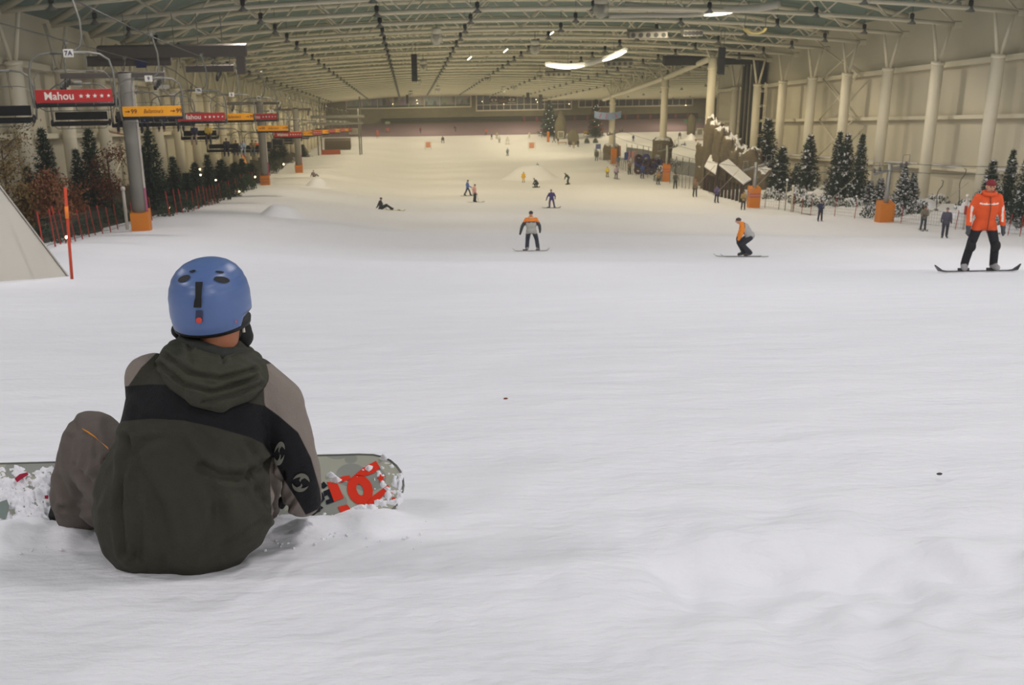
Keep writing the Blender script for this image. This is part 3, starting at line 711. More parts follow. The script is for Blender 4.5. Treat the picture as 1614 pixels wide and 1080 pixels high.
# ---- everybody further down the slope: px, py of the feet, height, turn, pose, jacket, trousers, hat, words, gear
FOLK = [
 (869, 328, 1.45, 8, 'ride', (62, 56, 112), (58, 52, 104), (40, 38, 60), 'rider in a purple-blue suit standing wide on a board', 'b'),
 (737, 309, 1.45, -75, 'walk', (78, 110, 178), (44, 46, 60), (60, 52, 50), 'skier in a bright blue jacket striding to the right', 'sp'),
 (748, 319, 1.48, -65, 'stand', (216, 160, 156), (40, 52, 56), (62, 46, 44), 'skier in a pink jacket holding thin poles', 'sp'),
 (825, 287.5, 1.15, 175, 'stand', (232, 186, 50), (226, 180, 50), (120, 110, 130), 'small child in a yellow suit in front of the snow kicker', 's'),
 (845, 296, 1.45, 60, 'tuck', (46, 52, 62), (40, 44, 52), (36, 38, 46), 'snowboarder in dark clothes squatting low with arms spread', 'b'),
 (895, 291, 1.42, 70, 'bend', (58, 66, 62), (44, 50, 52), (110, 92, 80), 'rider in dark green folded forward over his board', 'b'),
 (800, 246, 1.45, 10, 'stand', (120, 140, 150), (60, 64, 70), (80, 84, 90), 'skier in pale blue well above the orange notice frames', 's'),
 (698, 226, 1.62, 0, 'stance', (70, 62, 74), (58, 52, 60), (50, 46, 50), 'skier in dark purple heading for the orange notice frame', 's'),
 (940, 254, 1.62, 170, 'stand', (92, 98, 88), (70, 74, 66), (80, 84, 78), 'skier in a grey-green suit beside the line of banners', 's'),
 (957, 279, 1.15, 180, 'stand', (226, 200, 50), (96, 92, 60), (110, 100, 60), 'child in a yellow bib beside a skier in lilac', 's'),
 (971, 282, 1.48, -170, 'stand', (168, 152, 168), (74, 66, 84), (120, 100, 90), 'skier in a lilac jacket beside the child in yellow', 's'),
 (974, 262, 1.35, 180, 'stand', (70, 96, 128), (48, 56, 84), (60, 70, 90), 'skier in blue waiting under the pink banner', 's'),
 (992, 275, 1.55, 175, 'tow', (134, 118, 92), (62, 66, 60), (150, 60, 52), 'skier in tan with a red hat by the fence', 's'),
 (1012, 281, 1.60, 178, 'tow', (62, 82, 140), (46, 54, 88), (60, 56, 58), 'skier in a blue jacket next to the dark red sledge stack', 's'),
 (1037, 291, 1.40, 180, 'tow', (150, 124, 88), (60, 58, 50), (160, 76, 60), 'tow lift rider in a beige jacket by the leafy bush', 's'),
 (1064, 298, 1.60, 170, 'tow', (74, 78, 66), (56, 56, 52), (60, 52, 46), 'tow lift rider in dark green after the second orange mast', 's'),
 (1095, 310, 1.60, 170, 'tow', (134, 112, 92), (62, 64, 58), (170, 84, 50), 'tow lift rider in brown wearing an orange hat', 's'),
 (1129, 319, 1.42, 172, 'tow', (92, 84, 130), (40, 44, 70), (60, 56, 84), 'tow lift rider in purple below the snowy hut roof', 's'),
 (1171, 330, 1.42, 165, 'tow', (160, 138, 88), (60, 56, 56), (90, 80, 64), 'tow lift rider in khaki beside the orange mast with purple print', 's'),
 (1292, 348, 1.30, 165, 'tow', (44, 50, 78), (44, 46, 62), (40, 42, 60), 'small tow lift rider in navy near the fir group', 's'),
 (1454, 363, 1.42, 170, 'tow', (116, 108, 92), (48, 62, 70), (70, 62, 56), 'tow lift rider in patterned grey next to the snowy rocks', 's'),
 (1488, 375, 1.55, 160, 'walk', (72, 70, 82), (44, 48, 60), (104, 92, 96), 'tow lift rider in a dark quilted jacket with bent knee', 's'),
 (998, 223, 1.5, 180, 'stand', (60, 74, 110), (50, 56, 70), (60, 70, 90), 'skier in dark blue alone on the side slope', 's'),
 (1071, 219, 1.6, 180, 'stance', (66, 62, 66), (62, 60, 62), (60, 58, 60), 'dark rider standing beside the column on side slope', 'b'),
 (663, 210.5, 1.6, 20, 'walk', (120, 66, 76), (70, 56, 64), (70, 60, 64), 'person in dark red walking on the purple matting', ''),
 (718, 207.5, 1.6, 100, 'bend', (72, 78, 82), (66, 70, 74), (70, 70, 72), 'person in grey bending on the purple matting', ''),
 (766, 213.5, 1.6, -20, 'walk', (172, 92, 62), (70, 80, 76), (150, 80, 60), 'person in an orange top at the edge of the matting', ''),
 (775, 220, 1.35, 0, 'bend', (58, 58, 68), (54, 54, 62), (50, 50, 58), 'crouched person in black among the small group', 's'),
 (783, 218.5, 1.6, 180, 'stand', (168, 158, 138), (160, 150, 134), (150, 140, 126), 'person in a pale beige suit among the small group', 's'),
 (787, 225, 1.55, 180, 'stand', (200, 200, 192), (72, 80, 90), (120, 110, 104), 'person in white jacket and grey trousers in small group', 's'),
 (800, 227.5, 1.65, 180, 'stance', (206, 204, 196), (210, 206, 196), (70, 78, 84), 'person in an all white suit standing astride', 'b'),
 (834, 218, 1.4, 160, 'walk', (206, 202, 190), (160, 156, 150), (190, 186, 176), 'person in white beside the orange padded post', ''),
 (856, 216.5, 1.55, 100, 'walk', (66, 84, 80), (60, 70, 72), (60, 70, 70), 'person in dark green under the lit Christmas tree', ''),
 (873, 225, 1.6, -90, 'walk', (64, 60, 70), (58, 56, 66), (60, 56, 60), 'person in black by the low wooden bench', ''),
 (879.5, 226, 1.2, 180, 'stand', (70, 60, 76), (150, 140, 126), (60, 56, 64), 'child in dark top and pale trousers by the bench', ''),
 (898, 232, 1.6, 180, 'stand', (78, 66, 66), (60, 56, 58), (70, 64, 60), 'person in dark brown standing before the rock pile', ''),
 (904, 234, 1.5, 170, 'stand', (150, 142, 122), (150, 132, 110), (120, 104, 90), 'person in beige standing before the rock pile', ''),
 (911, 232, 1.6, -150, 'stand', (62, 64, 62), (58, 62, 58), (110, 60, 56), 'person in black with a red hat by the rocks', ''),
]
for (px, py, H, turn, pose, ja, tr, ha, words, gear) in FOLK:
    p = place(px, py); vx = 0.03 if depth(p) < 130 else 0.042
    if depth(p) > 200: vx = 0.05
    pp = (p.x, p.y, p.z+0.015)
    root, J = person(words, pp, R(turn), H, pose, ja, tr, ha, voxel=vx, slope=grad(p.x, p.y), helmet=(rnd.random() < .4))
    if 's' in gear: ski_pair(p, R(turn), words, (96, 94, 96), 1.5 if H > 1.3 else 1.1, 0.27*H/1.7, 0.12)
    if 'b' in gear: board(p, R(turn+90), 'snowboard under the '+words, (92, 90, 92), 1.45)
    if 'p' in gear:
        for q in 'RL':
            a = wpt(root, pp, R(turn), J['ha'+q]); e = a+Vector((0.12, -0.1, 0)); e.z = gz(e.x, e.y)
            pole_stick(a, e, 'thin pole of the '+words, 'poles of the '+words)
# sitting figures
p = place(601, 330)
person('rider in black sitting on the snow with a yellow board', (p.x, p.y, p.z), R(-78), 1.6, 'sit', (46, 50, 48), (40, 44, 44), (60, 56, 54), voxel=0.03, slope=grad(p.x, p.y))
q = Vector((p.x+0.95, p.y+0.10, 0)); q.z = gz(q.x, q.y); bo = board(q, R(-70), 'yellowish snowboard in front of the rider sitting in black', (196, 184, 110), 1.45)
p = place(1079, 229.5)
person('rider in blue sitting on the snow of the side slope', (p.x, p.y, p.z), R(95), 1.6, 'sit', (96, 120, 160), (60, 62, 74), (60, 66, 90), voxel=0.05, slope=grad(p.x, p.y))
p = place(494.5, 279)
person('small figure in lilac sitting beside a snow heap', (p.x, p.y, p.z), R(-30), 1.3, 'sit', (132, 120, 122), (110, 100, 102), (120, 108, 110), voxel=0.04, slope=grad(p.x, p.y))
# ================================================================== THE SEATED SNOWBOARDER
from mathutils.bvhtree import BVHTree
O_S = hit(287, 909); D0 = depth(O_S)
OY = Vector((math.sin(PSI), math.cos(PSI), 0)); OX = Vector((math.cos(PSI), -math.sin(PSI), 0))
def J(px, py, dd=0.0): return pt(px, py, D0+dd)-O_S
def img(co):
    """where points of the figure fall in the photograph, used to lay out its seams"""
    a = np.asarray(co, float)+np.array(O_S); d = a@CF
    return np.stack([807+F_PX*(a@CR)/d, 540-F_PX*(a@CU)/d], 1)
def sdist(P, poly):
    poly = np.array(poly, float); n = len(poly); d = np.full(len(P), 1e9); ins = np.zeros(len(P), bool)
    for i in range(n):
        a, b_ = poly[i], poly[(i+1) % n]; e = b_-a; t = np.clip(((P-a)@e)/(e@e+1e-9), 0, 1)
        d = np.minimum(d, np.linalg.norm(P-(a+t[:, None]*e), axis=1))
        c1 = (a[1] > P[:, 1]) != (b_[1] > P[:, 1])
        with np.errstate(divide='ignore', invalid='ignore'):
            xx = a[0]+(P[:, 1]-a[1])/((b_[1]-a[1]) if b_[1] != a[1] else 1e-9)*(b_[0]-a[0])
        ins ^= c1 & (P[:, 0] < xx)
    return np.where(ins, d, -d)
def ldist(P, line):
    line = np.array(line, float); d = np.full(len(P), 1e9)
    for a, b_ in zip(line[:-1], line[1:]):
        e = b_-a; t = np.clip(((P-a)@e)/(e@e+1e-9), 0, 1); d = np.minimum(d, np.linalg.norm(P-(a+t[:, None]*e), axis=1))
    return d
def normals(co, fs):
    n = np.zeros_like(co)
    f = np.array([q[:3] for q in fs]); fn = np.cross(co[f[:, 1]]-co[f[:, 0]], co[f[:, 2]]-co[f[:, 0]])
    for k in range(3): np.add.at(n, f[:, k], fn)
    return n/(np.linalg.norm(n, axis=1, keepdims=True)+1e-12)
def folds(co, fs, amp, lines, freq=(9, 9, 4)):
    nrm = normals(co, fs); P = img(co)
    back = (nrm@CF) < 0.2
    k = np.array([noise.noise(Vector((v[0]*freq[0]+v[2]*3, v[1]*freq[1], v[2]*freq[2])))+0.5*noise.noise(Vector((v[0]*freq[0]*2.1+5, v[1]*freq[1]*2.1, v[2]*freq[2]*2.6+v[0]*6))) for v in co])
    off = amp*k
    for (line, wd, dep) in lines:
        d = ldist(P, line); off = off-np.where(back, dep*np.exp(-(d/wd)**2), 0)+np.where(back, 0.55*dep*np.exp(-((d-wd*2.0)/wd)**2), 0)
    return co+nrm*off[:, None].astype(np.float32)
def attr_mat(name, base, layers, rough=0.75, spec=0.3, bump=0.25, bscale=180):
    m = M(name, base, rough, 0.10, 14.0, spec=spec, bump=bump, bscale=bscale); nt = m.node_tree; b = nt.nodes['Principled BSDF']
    for att, rgb in layers:
        src = b.inputs['Base Color'].links[0].from_socket
        a = nt.nodes.new('ShaderNodeAttribute'); a.attribute_name = att
        mr = nt.nodes.new('ShaderNodeMapRange'); mr.inputs[1].default_value = -0.8; mr.inputs[2].default_value = 0.8; nt.links.new(a.outputs['Fac'], mr.inputs[0])
        mx = nt.nodes.new('ShaderNodeMix'); mx.data_type = 'RGBA'; nt.links.new(mr.outputs[0], mx.inputs[0]); nt.links.new(src, mx.inputs[6]); mx.inputs[7].default_value = lin(rgb)
        nt.links.new(mx.outputs[2], b.inputs['Base Color'])
    return m
def skin_obj(name, co, fs, mat, parent, attrs=None):
    me = bpy.data.meshes.new(name); me.from_pydata([tuple(map(float, v)) for v in co], [], fs); me.materials.append(mat)
    me.polygons.foreach_set('use_smooth', [True]*len(fs))
    for k, v in (attrs or {}).items():
        at = me.attributes.new(k, 'FLOAT', 'POINT'); at.data.foreach_set('value', np.asarray(v, np.float32))
    me.update(); return obj(name, me, parent)
sitter = thing('person', 'snowboarder in a blue helmet and olive jacket sitting with back turned', 'person', O_S)
cap_ = lambda mb, pts, rs: [mb.tube(pts, rs, 14)]+[mb.ball(p_, r_, 14, 9) for p_, r_ in zip(pts, rs)]
# -- jacket: torso lofted from rings, arms melted on
rings = [(892, 287, 46, .07, .19), (884, 287, 80, .115, .18), (868, 288, 108, .15, .165), (842, 289, 129, .175, .14), (805, 289, 142, .19, .115), (765, 288, 139, .185, .095),
         (720, 296, 128, .175, .08), (685, 304, 119, .165, .065), (650, 310, 117, .155, .05), (620, 315, 114, .145, .04), (598, 319, 104, .13, .035), (578, 324, 88, .11, .03), (560, 329, 62, .09, .03), (545, 332, 44, .07, .03)]
mb = MB(); vs = []; n = 28
for (py, cx, hw, hy, dd) in rings:
    c = J(cx, py, dd); hx = hw/F_PX*(D0+dd)
    for j in range(n):
        a = 2*math.pi*j/n; ca, sa = math.cos(a), math.sin(a)
        ca, sa = math.copysign(abs(ca)**0.85, ca), math.copysign(abs(sa)**0.85, sa)
        vs.append(c+OX*hx*ca+OY*hy*sa)
k = len(rings)
mb.add(vs, [(i*n+j, (i+1)*n+j, (i+1)*n+(j+1) % n, i*n+(j+1) % n) for i in range(k-1) for j in range(n)]+[tuple(range(n)), tuple((k-1)*n+n-1-j for j in range(n))])
cap_(mb, [J(400, 607, .05), J(436, 640, .08), J(458, 700, .14), J(470, 742, .19), J(477, 785, .25)], [.075, .078, .070, .064, .056])
cap_(mb, [J(238, 600, .05), J(238, 640, .13), J(244, 690, .27), J(260, 740, .42)], [.074, .068, .060, .055])
co, fs = fuse(mb, 0.0068, 4)
lines = [([(208, 720), (222, 700), (262, 690)], 7, .006), ([(215, 880), (222, 820), (212, 770)], 7, .007), ([(300, 890), (330, 850), (345, 800)], 9, .006), ([(392, 700), (410, 730), (414, 770)], 6, .007), ([(255, 890), (250, 850)], 6, .005), ([(196, 870), (186, 800), (196, 730), (200, 690)], 5, .010), ([(318, 735), (350, 752), (395, 752), (425, 728)], 7, .012), ([(432, 815), (428, 760), (424, 725)], 5, .009), ([(432, 815), (405, 770), (396, 740)], 6, .012), ([(428, 816), (395, 832), (360, 860)], 6, .006),
         ([(196, 700), (215, 745), (250, 800), (262, 860)], 9, .009), ([(280, 690), (330, 760), (350, 820), (352, 870)], 10, .007), ([(240, 665), (300, 672), (330, 700)], 8, .005), ([(180, 690), (172, 740), (150, 790)], 8, .006), ([(445, 745), (436, 780), (432, 812)], 4, .010), ([(462, 790), (448, 804), (434, 814)], 4, .008)]
co = folds(co, fs, .0105, lines)
P = img(co)
band = [(170, 612), (198, 609), (236, 606), (280, 607), (330, 624), (380, 632), (418, 640), (440, 656), (470, 682), (490, 722), (504, 770), (508, 800), (482, 812), (468, 788), (448, 757), (430, 722), (415, 700), (396, 690), (340, 674), (290, 663), (240, 660), (192, 664), (170, 664)]
taupe_l = [(150, 660), (150, 560), (232, 540), (247, 556), (222, 580), (204, 606), (194, 622), (188, 640), (150, 650)]
taupe_r = [(414, 575), (450, 570), (560, 640), (560, 850), (470, 840), (428, 812), (425, 740), (430, 716), (452, 730), (430, 680), (417, 635)]
taupe = np.maximum(sdist(P, taupe_l), sdist(P, taupe_r))
jm = attr_mat('olive_jacket_cloth', (54, 53, 43), [('taupe', (132, 122, 114)), ('band', (14, 14, 18))], 0.7, 0.25)
jacket = skin_obj('jacket', co, fs, jm, sitter, {'taupe': taupe, 'band': sdist(P, band)})
bvh = BVHTree.FromPolygons([Vector(map(float, v)) for v in co], fs)
def stick(poly, lift=0.003, tree=None):
    """lay a printed outline on the cloth"""
    out = []
    for (x, y) in poly:
        o_ = -O_S; d = pt(x, y, 1.0).normalized(); h = (tree or bvh).ray_cast(o_, d)
        if h[0] is None: h = (tree or bvh).find_nearest(J(x, y, .1))
        out.append(h[0]+h[1]*lift)
    return out
def decal(name, strips, mat, parent, tree=None, lift=0.003):
    b = MB()
    for st in strips:
        L_, R_ = st; a = stick(L_, lift, tree); c = stick(R_, lift, tree); q = len(a)
        b.add(a+c, [(i, i+1, q+i+1, q+i) for i in range(q-1)])
    return b.build(name, mat, parent, True)
def emblem(cx, cy, rx, ry, tilt):
    def e(r, a): x, y = rx*r*math.cos(a), ry*r*math.sin(a); return (cx+x*math.cos(tilt)-y*math.sin(tilt), cy+x*math.sin(tilt)+y*math.cos(tilt))
    st = []
    for s0 in (0, math.pi):
        A = [s0+2.75*i/14 for i in range(15)]
        st.append(([e(1.0, a) for a in A], [e(1.0-0.42*math.sin(math.pi*i/14)**0.7, a) for i, a in enumerate(A)]))
        B = [(0.15+0.5*i/6, s0+0.5+1.1*i/6) for i in range(7)]
        st.append(([e(r+.16, a) for r, a in B], [e(max(0, r-.10), a+.25) for r, a in B]))
    return st
em = M('grey_print', (112, 112, 100), 0.7)
decal('sleeve_emblem', emblem(474, 760, 13, 15, 0.4), em, jacket)
decal('sleeve_emblem', emblem(441, 714, 8, 19, 0.15), em, jacket)
# -- hood and collar: rolls of cloth melted together
mb = MB()
def roll(pts, r): cap_(mb, [J(*q) for q in pts], r)
roll([(268, 570, .00), (284, 598, -.07), (312, 618, -.10), (347, 624, -.095), (385, 610, -.065), (408, 594, .00)], [.036, .040, .044, .044, .040, .030])
roll([(274, 562, .0), (300, 590, -.07), (337, 602, -.085), (372, 596, -.065), (402, 584, 0)], [.040, .046, .048, .046, .036])
roll([(280, 554, .03), (305, 574, -.045), (340, 586, -.055), (375, 582, -.035), (396, 572, .03)], [.036, .040, .044, .042, .036])
roll([(288, 546, .06), (316, 562, -.02), (350, 571, -.03), (380, 569, .02), (390, 564, .08)], [.028, .030, .031, .031, .030])
roll([(290, 546, .08), (340, 556, .12), (388, 560, .10)], [.03, .045, .03])
co, fs = fuse(mb, 0.0066, 4)
co = folds(co, fs, .0060, [([(252, 575), (290, 606), (335, 618), (400, 598)], 3.2, .012), ([(262, 560), (300, 588), (345, 596), (400, 583)], 3.2, .010), ([(320, 634), (370, 622), (410, 606)], 3, .008), ([(300, 545), (304, 572)], 3, .008), ([(350, 548), (352, 570)], 3, .008)], (12, 12, 9))
hood = skin_obj('hood', co, fs, M('olive_hood_cloth', (58, 58, 47), 0.7, 0.1, 14, spec=0.25, bump=0.25, bscale=180), sitter)
mb = MB(); cap_(mb, [J(290, 540, .03), J(316, 552, -.03), J(350, 562, -.03), J(384, 560, .04)], [.024, .027, .026, .024])
cap_(mb, [J(290, 540, .03), J(335, 552, .10), J(384, 560, .04)], [.024, .03, .024])
co, fs = fuse(mb, 0.007, 3); skin_obj('collar', co, fs, M('dark_green_collar', (40, 43, 38), 0.8, 0.1, 12), sitter)
# -- body: one continuous figure inside the clothes (only the nape shows)
mb = MB(); sk = M('warm_skin', (176, 116, 84), 0.55, 0.08, 20)
cap_(mb, [J(292, 850, .14), J(305, 720, .09), J(322, 610, .05)], [.14, .13, .12]); cap_(mb, [J(326, 600, .05), J(340, 548, .04), J(344, 520, .03)], [.07, .056, .062])
mb.ball(J(333, 478, .05), (.078, .092, .105), 16, 12)
for pts, rs in (([J(400, 607, .05), J(458, 700, .14), J(474, 770, .22)], [.055, .045, .035]), ([J(238, 600, .05), J(244, 690, .27), J(260, 740, .42)], [.055, .045, .035]), ([J(250, 840, .16), J(150, 712, .34), J(128, 792, .42)], [.08, .06, .045]), ([J(330, 840, .16), J(400, 715, .40), J(404, 790, .46)], [.08, .06, .045])): cap_(mb, pts, rs)
co, fs = fuse(mb, 0.012, 2); skin_obj('body', co, fs, sk, sitter)
# gloved hands resting on the board, fingers spread
gm = M('black_glove', (20, 20, 22), 0.7, 0.1, 20)
def glove(w, to, name='glove'):
    mb = MB(); d = (to-w).normalized(); sd = d.cross(Vector((0, 0, 1))).normalized(); up = sd.cross(d)
    cap_(mb, [w, w+d*.07], [.036, .042])
    for i, (o_, l_) in enumerate(((-.032, .055), (-.011, .068), (.011, .064), (.031, .048))): cap_(mb, [w+d*.075+sd*o_, w+d*(.075+l_*.6)+sd*o_*1.2, w+d*(.075+l_)+sd*o_*1.25-up*.018], [.013, .012, .010])
    cap_(mb, [w+d*.02-sd*.03, w+d*.055-sd*.062, w+d*.085-sd*.066-up*.01], [.015, .013, .011])
    co, fs = fuse(mb, 0.006, 2); skin_obj(name, co, fs, gm, sitter)
glove(J(476, 780, .27), J(482, 800, .42)); glove(J(262, 752, .46), J(290, 780, .55))
# -- trousers
mb = MB()
cap_(mb, [J(262, 845, .15), J(205, 775, .22), J(152, 710, .31), J(150, 698, .33)], [.12, .115, .098, .095])
cap_(mb, [J(150, 700, .33), J(132, 745, .35), J(122, 785, .37), J(126, 806, .39)], [.097, .088, .078, .070])
cap_(mb, [J(196, 780, .20), J(160, 800, .30)], [.07, .06])
cap_(mb, [J(318, 845, .15), J(365, 770, .30), J(396, 722, .40)], [.12, .10, .085]); cap_(mb, [J(396, 722, .40), J(404, 765, .44), J(405, 798, .47)], [.085, .08, .07])
co, fs = fuse(mb, 0.0072, 3)
co = folds(co, fs, .0075, [([(112, 690), (108, 730), (140, 765), (162, 775)], 5, .010), ([(98, 800), (140, 806), (185, 808)], 4, .010), ([(120, 665), (122, 700), (118, 730)], 5, .007), ([(140, 760), (160, 735), (175, 720)], 5, .008), ([(95, 755), (110, 790), (150, 800)], 5, .007), ([(165, 672), (178, 690)], 6, .006), ([(132, 760), (134, 700)], 4, .004), ([(150, 752), (152, 690)], 4, .004)], (10, 10, 7))
tr = skin_obj('trousers', co, fs, M('brown_grey_trousers', (94, 86, 80), 0.8, 0.12, 18, bump=0.3, bscale=220), sitter)
tb = BVHTree.FromPolygons([Vector(map(float, v)) for v in co], fs)
zl = [(131, 678), (140, 683), (150, 690), (160, 698), (172, 709)]
z_ = decal('pocket_zip', [([(x-1.0, y-1.8) for x, y in zl], [(x+1.0, y+1.8) for x, y in zl])], M('orange_zip', (206, 132, 32), 0.5), tr, tb, .006); z_['label'] = 'orange pocket zip'
# boots in the bindings
for (x, y, dd, nm) in ((128, 812, .40, 'boot'), (404, 806, .47, 'boot')):
    mb = MB(); c = J(x, y, dd); cap_(mb, [c+Vector((0, 0, .10)), c], [.062, .062]); cap_(mb, [c, c+OY*.16+Vector((0, 0, .07))], [.058, .048])
    co, fs = fuse(mb, 0.012, 2); skin_obj(nm, co, fs, M('black_boot', (30, 29, 28), 0.6), sitter)
# -- helmet
hc = J(331, 474, .05); tilt = Matrix.Rotation(R(-3), 3, OY) @ Matrix.Rotation(R(-6), 3, OX)
hx_, hy_ = .1065, .128
prof = [(1.0, -.062), (1.03, -.045), (1.04, -.015), (1.035, .02), (.985, .048), (.90, .071), (.77, .090), (.60, .1045), (.40, .1135), (.20, .1185), (.02, .120)]
b = MB(); vs = []; n = 48; Rz = Matrix.Rotation(-PSI, 3, 'Z')
def hpt(r, z, a): return hc+tilt @ (Rz @ Vector((hx_*r*math.cos(a), hy_*r*math.sin(a), z)))
dense = []
for i in range(len(prof)-1):
    for t in (0, .25, .5, .75): dense.append((prof[i][0]*(1-t)+prof[i+1][0]*t, prof[i][1]*(1-t)+prof[i+1][1]*t))
dense.append(prof[-1])
for (r_, z) in dense:
    for j in range(n):
        a = 2*math.pi*j/n
        g = 1-0.012*math.exp(-((z-.058)/.0035)**2)-0.012*math.exp(-((z-.006)/.0035)**2)
        side = abs(math.cos(a))**3
        zz = z+(0.030*side if z < -.03 else 0)*(1 if math.sin(a) > -.45 else 0.2)
        vs.append(hpt(r_*g, zz, a))
k = len(dense); fs = [(i*n+j, i*n+(j+1) % n, (i+1)*n+(j+1) % n, (i+1)*n+j) for i in range(k-1) for j in range(n)]+[tuple((k-1)*n+j for j in range(n))]
b.add(vs, fs)
hmm = M('blue_pearl_shell', (84, 108, 156), 0.36, 0.06, 10, spec=0.5)
helmet = b.build('helmet', hmm, sitter, True)
ht = BVHTree.FromPolygons([Vector(v) for v in vs], fs)
blk = M('matt_black_rubber', (14, 14, 15), 0.6, 0.1)
def oval(cx, cy, rx, ry, tl, nseg=14):
    pts = [(cx+rx*math.cos(2*math.pi*i/nseg)*math.cos(tl)-ry*math.sin(2*math.pi*i/nseg)*math.sin(tl), cy+rx*math.cos(2*math.pi*i/nseg)*math.sin(tl)+ry*math.sin(2*math.pi*i/nseg)*math.cos(tl)) for i in range(nseg)]
    return pts
def patch(name, pts, mat, parent, tree, lift=.003):
    b = MB(); a = stick(pts, lift, tree); c = sum(a, Vector())/len(a); b.add(a+[stick([(sum(x for x, y in pts)/len(pts), sum(y for x, y in pts)/len(pts))], lift, tree)[0]], [(i, (i+1) % len(a), len(a)) for i in range(len(a))])
    return b.build(name, mat, parent, True)
for (cx, cy, rx, ry, tl) in ((291, 440, 10, 4.6, -.38), (349, 441.5, 12.5, 4.8, .16), (304, 428.6, 5.5, 1.6, -.2), (346, 429.6, 7, 1.5, .12)):
    patch('vent', oval(cx, cy, rx, ry, tl), blk, helmet, ht)
st = decal('goggle_clip_strap', [([(309, 446), (309, 456), (309, 468), (307, 476), (306, 484)], [(320, 446), (319, 456), (318, 468), (318, 476), (318, 484)])], blk, helmet, ht, .006)
decal('clip_tab', [([(309.5, 489), (309, 500), (309, 507)], [(319.5, 489), (319.5, 500), (319.5, 507)])], M('dark_blue_tab', (50, 58, 82), 0.5), helmet, ht, .004)
bd = patch('badge', oval(314.5, 504, 4.6, 4.6, 0), M('red_badge', (206, 74, 60), 0.5), helmet, ht, .007); bd['label'] = 'round red badge'
patch('rivet', oval(370.5, 506.5, 1.8, 1.5, 0, 8), MATS['red_badge'], helmet, ht, .004)
# dark liner and ear pads below the shell
mb = MB(); cap_(mb, [J(378, 520, .08), J(381, 531, .09), J(375, 541, .09)], [.034, .034, .022]); cap_(mb, [J(281, 521, .09), J(288, 531, .10)], [.022, .018])
co, fs = fuse(mb, .007, 2); skin_obj('ear_pads', co, fs, blk, sitter)
b = MB(); b.lathe([(.99, -.055), (.97, -.070), (.86, -.076), (.80, -.05)], 32, (0, 0, 0), None, hx_, hy_)
b.v = [hc+tilt @ (Rz @ Vector(v)) for v in b.v]; b.build('liner', blk, sitter, True)
b = MB(); b.tube([J(283, 526, .05), J(285, 531, .05)], .004, 6); b.tube([J(383.5, 516, .03), J(384.5, 524, .03)], .004, 6); b.build('strap_buckles', M('pale_buckle', (196, 196, 180), 0.4), sitter)
# hair at the nape
mb = MB(); mb.ball(J(340, 520, .055), (.078, .078, .045), 14, 10); co, fs = fuse(mb, .009, 1); skin_obj('hair', co, fs, M('dark_brown_hair', (42, 30, 24), 0.8, 0.3, 60), sitter)

# ================================================================== HIS SNOWBOARD
A_ = hit(-60, 838); B_ = hit(610, 820)
e1 = (B_-A_).normalized()
Q0 = hit(560, 822)                                             # lower edge, dug into the snow
best = None
for i in range(400):
    q = pt(558, 716.5, depth(Q0)+i*0.002); L = (q-Q0); L = L-e1*L.dot(e1)
    if best is None or abs(L.length-.272) < best[0]: best = (abs(L.length-.272), L)
e2 = best[1].normalized(); e3 = e1.cross(e2).normalized()
if e3.dot(Vector(CF)) > 0: e3 = -e3
def plane_uv(px, py, lift=0.0):
    o_ = Q0+e3*lift; d = pt(px, py, 1.0); t = o_.dot(e3)/d.dot(e3); p_ = d*t-Q0; return p_.dot(e1), p_.dot(e2)
uR = plane_uv(636, 770)[0]; LEN = 1.50; W2_ = .272
bd_root = thing('snowboard', 'pale grey snowboard with red letters strapped to the seated rider', 'snowboard', Q0)
def outline(n=14):
    top = []; 
    for i in range(n+1):                                        # right tip
        a = -math.pi/2+math.pi*i/n; top.append((uR-.15+.15*math.cos(a)**.75 if math.cos(a) > 1e-6 else uR-.15, W2_/2+W2_/2*math.sin(a)))
    l = uR-LEN
    for i in range(n+1):
        a = math.pi/2+math.pi*i/n; cs = max(0, -math.cos(a)); top.append((l+.15-.15*cs**.75, W2_/2+W2_/2*math.sin(a)))
    return top
ol = outline(); b = MB()
b.prism(ol, -.014, (Vector((0, 0, 0)), e1, e2))
dm = bpy.data.materials.new('grey_board_topsheet'); dm.use_nodes = True; nt = dm.node_tree; bs = nt.nodes['Principled BSDF']; bs.inputs['Roughness'].default_value = .35
tc = nt.nodes.new('ShaderNodeTexCoord'); vo = nt.nodes.new('ShaderNodeTexVoronoi'); vo.inputs['Scale'].default_value = 9
cr = nt.nodes.new('ShaderNodeMapRange'); cr.inputs[1].default_value = .48; cr.inputs[2].default_value = .50; mx = nt.nodes.new('ShaderNodeMix'); mx.data_type = 'RGBA'
mx.inputs[6].default_value = lin((146, 148, 140)); mx.inputs[7].default_value = lin((170, 170, 154))
nt.links.new(tc.outputs['Object'], vo.inputs['Vector']); nt.links.new(vo.outputs['Distance'], cr.inputs[0]); nt.links.new(cr.outputs[0], mx.inputs[0]); nt.links.new(mx.outputs[2], bs.inputs['Base Color'])
deck = b.build('deck', dm, bd_root)
edge = MB(); pts = [e1*u+e2*v for u, v in ol]; edge.tube(pts+[pts[0]], .0035, 6, False); edge.build('edge', M('dark_steel_edge', (112, 114, 108), 0.4, metal=.3), bd_root, True)
def C3(x, y): return (400+x*.20376, 640+y*.20370)
def on_board(name, polys, mat, lift=.0025, crop=True):
    b = MB()
    for poly in polys:
        pp = [plane_uv(*(C3(x, y) if crop else (x, y))) for x, y in poly]
        area = sum(pp[i][0]*pp[(i+1) % len(pp)][1]-pp[(i+1) % len(pp)][0]*pp[i][1] for i in range(len(pp)))
        if area*e1.cross(e2).dot(e3) < 0: pp = pp[::-1]
        b.add([e1*u+e2*v+e3*lift for u, v in pp], [tuple(range(len(pp)))])
    return b.build(name, mat, deck)
